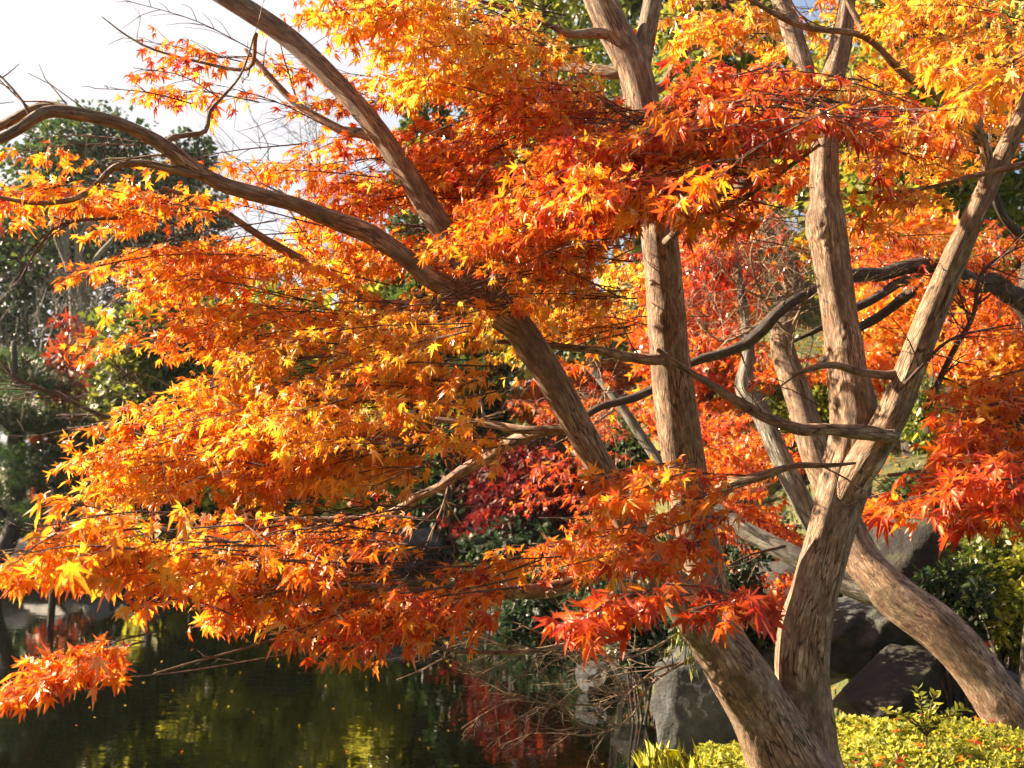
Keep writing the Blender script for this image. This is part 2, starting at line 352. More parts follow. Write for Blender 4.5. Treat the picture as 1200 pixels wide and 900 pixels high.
def grow_spray(LV, TB, B, T, hue, hsd, size, dens=1.0, side=.34, droop=.6, guard=None):
    B, T = np.asarray(B, float), np.asarray(T, float); ax = T-B; L = np.linalg.norm(ax); d = ax/L
    hz = unit(np.cross(d, [0, 0, 1.])); tilt = rng.normal(0, .38)
    pl = unit(hz*math.cos(tilt)+np.array([0, 0, 1.])*math.sin(tilt))
    mid = (B+T)/2+np.array([0, 0, L*.05])+pl*rng.normal(0, L*.06)
    C, _ = spline([B, mid, T], [1, 1, 1], .03); m = len(C)
    if guard is not None and np.mean(~guard(C, False)) > .04: return False
    TB.add(C[::2] if m > 4 else C, np.linspace(.0024, .0009, len(C[::2] if m > 4 else C)), 4)
    nd = []; sgn = 1; t = .12
    while t < 1:
        p = C[min(m-1, int(t*m))]; sgn = -sgn
        ang = rng.uniform(.55, 1.0); l = side*L*(1.15-.75*t)*rng.uniform(.6, 1.25)
        dr = unit(d*math.cos(ang)+pl*sgn*math.sin(ang)+np.array([0, 0, rng.normal(-.02, .24)]))
        e = p+dr*l+np.array([0, 0, -.09*l])
        q = (p+e)/2+np.array([0, 0, .05*l])+rng.normal(0, .03*l, 3)
        Q, _ = spline([p, q, e], [1, 1, 1], size*.85)
        if guard is not None and np.mean(~guard(Q, False)) > .01: t += .05; continue
        TB.add(Q, np.linspace(.0014, .0006, len(Q)), 3)
        nd.append((Q[1:], dr))
        t += rng.uniform(.045, .085)*(.6/max(L, .3))**.5
    nd.append((C[int(m*.45):], d))
    for Q, dr in nd:
        k = int(len(Q)*THIN*dens+rng.random()); idx = rng.integers(0, len(Q), k)
        k = len(idx)
        if k == 0: continue
        sg = np.where(np.arange(k) % 2 == 0, 1, -1)[:, None]
        a = rng.uniform(.35, 1.25, (k, 1)); D = dr*np.cos(a)+pl*sg*np.sin(a)+rng.normal(0, .2, (k, 3))
        A, N = rand_leaf_frames(D, droop, .45, .5)
        LV.add(Q[idx]+rng.normal(0, .006, (k, 3)), A, N, size*rng.lognormal(-.03, .28, k), np.clip(rng.normal(hue, hsd, k)+rng.normal(0, hsd*.6), 0, 1))
        A, N = rand_leaf_frames(np.array([dr]), droop, .4, .4)
        LV.add(Q[-1:], A, N, size*1.1, np.clip(rng.normal(hue, hsd), 0, 1))

def twiggy(TB, p, d, L, r, depth, kink=.25, up=.0, sides=3, buds=None):
    "bare forking twig"
    n = max(3, int(L/.05)); pts = [np.array(p)]; d = unit(np.array(d, float))
    for i in range(n):
        d = unit(d+rng.normal(0, kink*.35, 3)+np.array([0, 0, up*.1])); pts.append(pts[-1]+d*L/n)
    TB.add(np.array(pts), np.linspace(r, r*.45, len(pts)), sides)
    if depth > 0:
        for i in range(int(rng.integers(3, 6))):
            k = rng.integers(1, len(pts)); dd = unit(d+rng.normal(0, .55, 3)+np.array([0, 0, up]))
            twiggy(TB, pts[k], dd, L*rng.uniform(.35, .65), r*.5, depth-1, kink, up, 3)

# ------------------------------------------------------------------ terrain and water
WATER_Z = -0.8
POND = np.array([(-60, 5.0), (-20, 5.2), (-4, 5.0), (.4, 5.4), (1.3, 7.6), (1.6, 11), (1.5, 15), (1.0, 18), (-.6, 22.4), (-3, 25), (-8, 26.6), (-16, 27), (-30, 26), (-60, 25)], float)
def pond_sd(x, y):
    "signed distance to the shoreline, negative on the water"
    shp = np.shape(x); X = np.ravel(x).astype(float); Y = np.ravel(y).astype(float)
    dmin = np.full(X.shape, 1e9); ins = np.zeros(X.shape, bool)
    for i in range(len(POND)):
        a, b = POND[i], POND[(i+1) % len(POND)]; e = b-a
        t = np.clip(((X-a[0])*e[0]+(Y-a[1])*e[1])/(e@e), 0, 1)
        dmin = np.minimum(dmin, np.hypot(X-a[0]-t*e[0], Y-a[1]-t*e[1]))
        cr = ((a[1] > Y) != (b[1] > Y)) & (X < (b[0]-a[0])*(Y-a[1])/(b[1]-a[1]+1e-12)+a[0]); ins ^= cr
    return np.where(ins, -dmin, dmin).reshape(shp)
def sm(t): t = np.clip(t, 0, 1); return t*t*(3-2*t)
def ground_z(x, y):
    x = np.asarray(x, float); y = np.asarray(y, float); s = pond_sd(x, y)
    z = np.where(s > 0, WATER_Z+.02+.82*sm(s/1.1), WATER_Z-1.2*sm(-s/2.0))
    hill = 7.5*sm((y-9)/24)*sm((x+2.5)/8)*sm(s/5) + 2.0*sm((y-28)/25)*sm(s/4) + 1.1*sm((x-1.2)/3)*sm((y-5.2)/3)*sm(s/2)
    bumps = .10*np.sin(x*1.3+.5*y)+.08*np.sin(y*1.7-x*.6)+.05*np.sin(2.9*x+1.1)*np.sin(2.3*y)
    return z+hill+bumps*sm(s/2)
def gz(x, y): return float(ground_z(np.array([x]), np.array([y]))[0])
xs = np.unique(np.concatenate([np.linspace(-400, -40, 15), np.linspace(-40, -12, 40), np.linspace(-12, 14, 120), np.linspace(14, 50, 40), np.linspace(50, 400, 15)]))
ys = np.unique(np.concatenate([np.linspace(-60, -2, 15), np.linspace(-2, 34, 160), np.linspace(34, 80, 40), np.linspace(80, 900, 20)]))
GX, GY = np.meshgrid(xs, ys); GZ = ground_z(GX, GY)
nx, ny = len(xs), len(ys); ii = (np.arange(ny-1)[:, None]*nx+np.arange(nx-1)[None]).ravel()
gt = np.concatenate([np.stack([ii, ii+1, ii+nx+1], -1), np.stack([ii, ii+nx+1, ii+nx], -1)])
g = raw_mesh('ground', np.stack([GX, GY, GZ], -1).reshape(-1, 3), gt, ground_mat()); g['kind'] = 'structure'
wv = np.array([(-70, 3, WATER_Z), (6, 3, WATER_Z), (6, 30, WATER_Z), (-70, 30, WATER_Z)])
w = raw_mesh('water', wv, [(0, 1, 2), (0, 2, 3)], water_mat()); w['kind'] = 'structure'

# ------------------------------------------------------------------ the big maple
def px_tube(tb, pts, sides, step, rough=.05, flute=0):
    P = [at(a, b, d) for a, b, hw, d in pts]; R = [hw*d/FPX for a, b, hw, d in pts]
    tb.add(P, R, sides, step, rough, flute)
STEMS = {}
def limb(name, parent, pts, sides=14, step=.03, rough=.06, flute=0, m=None, knots=()):
    t = Tubes(); C0 = [at(a, b, d) for a, b, hw, d in pts]; R0 = [hw*d/FPX for a, b, hw, d in pts]; own = STEMS.setdefault(parent.name, [])
    if own and name == 'branch':                                      # grow out of the nearest stem of the same tree
        A_ = np.vstack(own); k_ = int(np.argmin(np.linalg.norm(A_-C0[0], axis=1)))
        if .02 < np.linalg.norm(A_[k_]-C0[0]) < .6: C0 = [A_[k_]]+C0; R0 = [R0[0]*1.15]+R0
    own.append(spline(C0, R0, .04)[0])
    if sides > 20:
        Q_, q_ = spline(C0, R0, .05); kn = list(knots)
        for _ in range(int(len(Q_)*.05*2.2)):
            i = int(rng.integers(2, len(Q_)-1)); v = unit(np.array([rng.normal(), -abs(rng.normal())-.3, rng.normal(0, .3)])); kn.append((Q_[i]+v*q_[i], q_[i]*rng.uniform(.5, .9), q_[i]*rng.uniform(.06, .18)))
        t.add(C0, R0, sides, step, rough, flute, knots=kn); return t.build(name, m or BARK, parent)
    P, Rr = spline(C0, R0, step); n = len(P)
    w = np.zeros((n, 3)); sdist = np.arange(n)*step                    # crooked growth between the nodes
    for f, am in ((.42, 1.0), (.19, .7), (.09, .35)):
        kn = int(n*step/f)+3; w += np.stack([np.interp(sdist/f, np.arange(kn), rng.normal(0, 1, kn)) for _ in range(3)], 1)*am
    env = np.minimum(1, np.minimum(np.arange(n), 8)/8.)[:, None]
    Rr = Rr*(1+.10*np.interp(sdist/.11, np.arange(int(n*step/.11)+3), rng.normal(0, 1, int(n*step/.11)+3)).clip(-1, 1.6))
    P = P+w*env*np.maximum(Rr, .004)[:, None]*.55
    t.add(P, Rr, max(sides, 9), None, rough, flute)
    for k in range(int(n*step*3.5)):
        i = int(rng.integers(n//5, n)); tg = unit(P[min(i+1, n-1)]-P[i-1]); dr = unit(tg*.7+rng.normal(0, .6, 3)+np.array([0, 0, .25]))
        twiggy(t, P[i], dr, rng.uniform(.10, .32), min(.0045, Rr[i]*.4), 1, .4, .1, 4)
    return t.build(name, m or BARK, parent)

b0 = at(930, 900, 3.85)
maple = thing('maple_tree', 'big many-stemmed maple in blazing orange leaf leaning out over the pond', 'tree', (b0[0], b0[1], gz(b0[0], b0[1])))
limb('trunk', maple, [(965, 1120, 66, 3.9), (950, 1000, 56, 3.9), (925, 905, 46, 3.85), (885, 825, 36, 3.8), (846, 762, 32, 3.75), (808, 712, 27, 3.7), (776, 672, 19, 3.65), (742, 622, 17, 3.6), (693, 530, 16.5, 3.52), (644, 440, 17.5, 3.45), (606, 382, 17.5, 3.42), (562, 330, 15.5, 3.45), (512, 258, 14, 3.5), (478, 205, 13, 3.52), (440, 150, 12.5, 3.55), (395, 98, 12, 3.6), (335, 42, 12, 3.65), (255, -10, 12, 3.7), (190, -50, 9, 3.8)], 72, .010, .09, .06, knots=[(at(862, 800, 3.68), .085, .034), (at(815, 742, 3.65), .05, .014), (at(905, 865, 3.72), .06, .016)])
limb('trunk', maple, [(890, 835, 24, 3.9), (850, 752, 24, 3.88), (826, 670, 24, 3.92), (812, 600, 24, 3.95), (796, 500, 25, 3.95), (784, 400, 23, 3.95), (776, 300, 22, 3.97), (764, 190, 20, 4.0), (746, 90, 20, 4.0), (718, 30, 19, 4.0), (685, -40, 17, 4.0), (640, -120, 13, 4.0)], 64, .012, .08, .07)
limb('branch', maple, [(746, 110, 10.9, 4.0), (754, 60, 11.7, 4.02), (764, 5, 10.9, 4.05), (775, -60, 9.4, 4.1)], 32, .015)
limb('trunk', maple, [(960, 1100, 56, 4.0), (955, 960, 46, 3.95), (948, 870, 33, 3.92), (940, 800, 31, 3.92), (942, 745, 31, 3.92), (955, 690, 28, 3.93), (974, 620, 27, 3.95), (990, 560, 28, 4.0), (1000, 500, 25, 4.02), (993, 440, 22, 4.05), (984, 370, 20, 4.08), (972, 290, 20, 4.1), (965, 210, 16, 4.12), (970, 120, 14, 4.15), (984, 55, 12, 4.2), (992, 5, 9, 4.2), (1000, -60, 8, 4.2)], 72, .010, .09, .13, knots=[(at(950, 262, 4.06), .07, .03), (at(940, 785, 3.84), .06, .018), (at(1018, 470, 4.0), .09, .02)])
limb('branch', maple, [(962, 190, 11.7, 4.14), (950, 110, 12.6, 4.2), (932, 50, 11.7, 4.25), (914, -5, 10.8, 4.3), (900, -60, 8.1, 4.3)], 28, .02)
limb('branch', maple, [(985, 590, 17.8, 3.95), (1010, 545, 19.2, 3.92), (1043, 492, 18.5, 3.9), (1068, 430, 17.0, 3.88), (1092, 368, 16.3, 3.86), (1117, 308, 14.8, 3.84), (1143, 250, 12.6, 3.8), (1172, 190, 11.1, 3.78), (1203, 125, 10.4, 3.76), (1230, 60, 8.9, 3.75)], 48, .012, .06, .05)
# long arching limb to the left
limb('branch', maple, [(608, 395, 12.3, 3.42), (560, 372, 12.3, 3.38), (520, 346, 11.5, 3.33), (468, 305, 10.7, 3.27), (400, 267, 10.7, 3.2), (330, 234, 9.8, 3.12), (270, 214, 9.8, 3.05), (215, 188, 9.0, 3.0), (150, 150, 7.8, 2.92), (95, 133, 7.0, 2.87), (55, 131, 6.6, 2.83), (25, 152, 6.6, 2.8), (-5, 165, 6.6, 2.77), (-50, 150, 5.7, 2.75)], 20, .02)
limb('branch', maple, [(92, 132, 5, 2.87), (60, 124, 5.5, 2.9), (30, 132, 5.5, 2.92), (0, 150, 5, 2.94), (-40, 170, 4, 2.96)], 10, .02)
limb('branch', maple, [(250, 208, 6, 3.04), (205, 200, 5, 3.0), (165, 191, 4.6, 2.97), (135, 198, 4.4, 2.95), (112, 222, 4.2, 2.93), (85, 238, 3.8, 2.9), (45, 241, 3.2, 2.88), (0, 232, 2.4, 2.85), (-40, 225, 2, 2.85)], 10, .02)
limb('branch', maple, [(520, 352, 8, 3.36), (470, 348, 7, 3.4), (425, 345, 6, 3.42), (380, 320, 5.5, 3.42), (335, 293, 5, 3.4), (290, 265, 4.5, 3.38), (240, 240, 4, 3.35), (190, 222, 3, 3.32)], 10, .02)
limb('branch', maple, [(205, 195, 4.5, 3.0), (195, 165, 4, 3.02), (215, 158, 3.4, 3.04), (240, 152, 3, 3.06), (246, 130, 2.6, 3.08), (265, 110, 2, 3.1), (285, 85, 1.5, 3.14), (300, 40, 1.1, 3.2)], 7, .02)
limb('branch', maple, [(440, 160, 7, 3.6), (405, 150, 5.5, 3.65), (360, 125, 4.5, 3.7), (320, 95, 3.6, 3.75), (285, 60, 2.5, 3.8)], 8, .02)
limb('branch', maple, [(290, 80, 2.2, 3.4), (230, 72, 1.8, 3.42), (180, 60, 1.5, 3.45), (150, 45, 1.1, 3.48), (120, 22, .7, 3.5)], 5, .03)
limb('branch', maple, [(672, 502, 6, 3.55), (610, 502, 5.2, 3.6), (570, 497, 4.6, 3.65), (520, 492, 3.6, 3.7), (450, 480, 2.4, 3.75)], 12, .02)
limb('branch', maple, [(662, 503, 7, 3.6), (620, 515, 6.5, 3.7), (560, 545, 6, 3.8), (500, 580, 5.5, 3.85), (455, 603, 5, 3.9), (400, 612, 4, 3.9), (330, 606, 2.6, 3.9), (260, 610, 1.6, 3.9)], 10, .02)
limb('branch', maple, [(785, 418, 7, 3.9), (740, 418, 5.5, 3.85), (700, 411, 5, 3.8), (640, 408, 4, 3.75), (580, 400, 3, 3.7)], 10, .02)
limb('branch', maple, [(735, 640, 10, 3.6), (700, 672, 10, 3.55), (660, 684, 9.5, 3.5), (610, 688, 9, 3.4), (570, 700, 7.5, 3.3), (530, 715, 6, 3.2), (470, 735, 4, 3.1), (380, 735, 2.5, 3.0), (280, 760, 1.6, 2.9), (180, 790, 1.1, 2.85)], 14, .02)
limb('branch', maple, [(600, 690, 5, 3.35), (480, 690, 4, 3.0), (360, 680, 3.4, 2.75), (240, 655, 2.8, 2.5), (130, 640, 2.0, 2.35), (30, 640, 1.2, 2.25)], 8, .03)
limb('branch', maple, [(1046, 511, 9, 3.84), (1030, 511, 8.6, 3.78), (990, 506, 8.2, 3.72), (940, 502, 7.4, 3.68), (895, 488, 6.6, 3.66), (850, 462, 4.9, 3.65), (808, 436, 3.7, 3.65), (770, 410, 2.5, 3.65)], 14, .02)
limb('branch', maple, [(818, 598, 9.5, 3.95), (845, 580, 8, 3.85), (885, 563, 5.2, 3.8), (930, 549, 4, 3.76), (970, 547, 3, 3.74), (1003, 543, 1.6, 3.72)], 12, .02)
limb('branch', maple, [(1150, 235, 7.2, 3.8), (1146, 195, 6.4, 3.75), (1136, 152, 5.6, 3.7), (1100, 115, 4.8, 3.65), (1065, 88, 4.4, 3.6), (1015, 42, 4.0, 3.55), (940, 28, 3.2, 3.5), (880, 0, 2.4, 3.45), (830, -30, 1.6, 3.4)], 10, .02)
limb('branch', maple, [(1016, 44, 4, 3.55), (1003, 20, 3.6, 3.56), (985, -10, 3, 3.57)], 8, .02)
limb('branch', maple, [(1146, 160, 5.5, 3.72), (1147, 110, 5, 3.74), (1152, 70, 4, 3.76), (1100, 40, 3, 3.7), (1060, 10, 2.4, 3.66)], 8, .02)
limb('branch', maple, [(725, 84, 7, 4.02), (690, 77, 6.5, 4.1), (655, 72, 5.5, 4.2), (630, 58, 4, 4.25), (600, 45, 3, 4.3), (540, 45, 2, 4.3)], 10, .02)
limb('branch', maple, [(705, 42, 6, 3.95), (670, 42, 4, 3.9), (640, 30, 3.4, 3.86), (600, 15, 2.6, 3.8), (540, -5, 2, 3.7)], 8, .02)
limb('branch', maple, [(770, 100, 6, 4.1), (800, 62, 5, 4.2), (830, 45, 4, 4.3), (870, 20, 3, 4.4)], 8, .02)
limb('branch', maple, [(1070, 430, 7, 3.95), (1050, 437, 6, 3.9), (1015, 435, 5, 3.86), (975, 428, 4, 3.82), (930, 440, 3, 3.8)], 8, .02)
limb('branch', maple, [(755, 700, 7, 3.6), (700, 745, 4.5, 3.4), (640, 760, 3.4, 3.3), (560, 762, 2.5, 3.25), (500, 756, 1.8, 3.2)], 8, .02)
limb('branch', maple, [(1260, 560, 7, 2.6), (1180, 560, 5, 2.7), (1110, 555, 3.5, 2.75), (1040, 560, 2.2, 2.8)], 8, .02)
limb('branch', maple, [(1215, 190, 5, 3.0), (1150, 205, 3.4, 3.05), (1080, 220, 2.6, 3.1), (1000, 225, 1.6, 3.15)], 7, .02)
limb('branch', maple, [(800, 260, 5, 3.6), (850, 245, 4, 3.3), (900, 215, 3, 3.05), (960, 170, 2, 2.9)], 7, .02)

# where the photograph shows a bare stretch of stem, no leaf hangs in front of it: (pixel polyline with depth), pad, share dropped
CLEAR = [([(-20, 160, 2.8), (50, 131, 2.83), (150, 150, 2.92), (270, 214, 3.05), (400, 267, 3.2), (490, 322, 3.3)], 17, .93),
 ([(250, -10, 3.7), (335, 42, 3.65), (395, 98, 3.6), (440, 150, 3.55), (452, 165, 3.55)], 20, .85), ([(485, 215, 3.5), (512, 262, 3.5)], 16, .7),
 ([(612, 395, 3.42), (640, 440, 3.45), (693, 535, 3.5), (725, 600, 3.6)], 24, .93),
 ([(810, 730, 3.7), (880, 820, 3.8), (925, 905, 3.8)], 42, .97),
 ([(776, 285, 3.95), (784, 400, 3.95), (796, 500, 3.95), (800, 535, 3.95)], 28, .9),
 ([(690, -20, 4.0), (718, 30, 4.0), (742, 80, 4.0)], 28, .92), ([(772, 0, 4.0), (754, 60, 4.0), (750, 100, 4.0)], 22, .95),
 ([(962, 180, 4.1), (971, 290, 4.1), (993, 440, 4.05), (1001, 500, 4.0), (974, 620, 3.95), (942, 745, 3.9), (945, 870, 3.9)], 30, .95),
 ([(1150, 230, 3.8), (1092, 368, 3.86), (1043, 492, 3.9), (1000, 560, 3.92)], 22, .92), ([(1205, 120, 3.76), (1165, 205, 3.8)], 22, .8),
 ([(990, 0, 4.2), (980, 60, 4.2)], 20, .9), ([(915, -5, 4.3), (934, 58, 4.3)], 16, .9),
 ([(1080, 512, 3.85), (990, 506, 3.72), (895, 488, 3.66), (808, 436, 3.65)], 16, .9), ([(880, 0, 3.45), (1015, 42, 3.55), (1100, 115, 3.65)], 8, .8)]
def clear_of_stems(P, gaps=True):
    q = P-np.array([0, 0, CZ]); dep = q[:, 1]*CP+q[:, 2]*SP; up = -q[:, 1]*SP+q[:, 2]*CP
    u = 600+q[:, 0]/dep*FPX; v = 450-up/dep*FPX; keep = np.ones(len(P), bool)
    for line, pad, share in CLEAR:
        for (x0, y0, d0), (x1, y1, d1) in zip(line[:-1], line[1:]):
            t = np.clip(((u-x0)*(x1-x0)+(v-y0)*(y1-y0))/((x1-x0)**2+(y1-y0)**2), 0, 1)
            dist = np.hypot(u-x0-t*(x1-x0), v-y0-t*(y1-y0))
            keep &= ~((dist < pad+6) & (dep < d0+(d1-d0)*t+.05) & (rng.random(len(P)) < share))
    if not gaps: return keep
    g = np.zeros(len(P))                                             # open gaps between the clumps
    for fx_, fy_, fz_, ph in GAPS: g += np.sin(P[:, 0]*fx_+P[:, 1]*fy_+P[:, 2]*fz_+ph)
    keep &= g/math.sqrt(len(GAPS)/2) > -.42+rng.normal(0, .25, len(P))
    return keep
GAPS = [(rng.normal(0, 9), rng.normal(0, 6), rng.normal(0, 17), rng.uniform(0, 6.28)) for _ in range(9)]

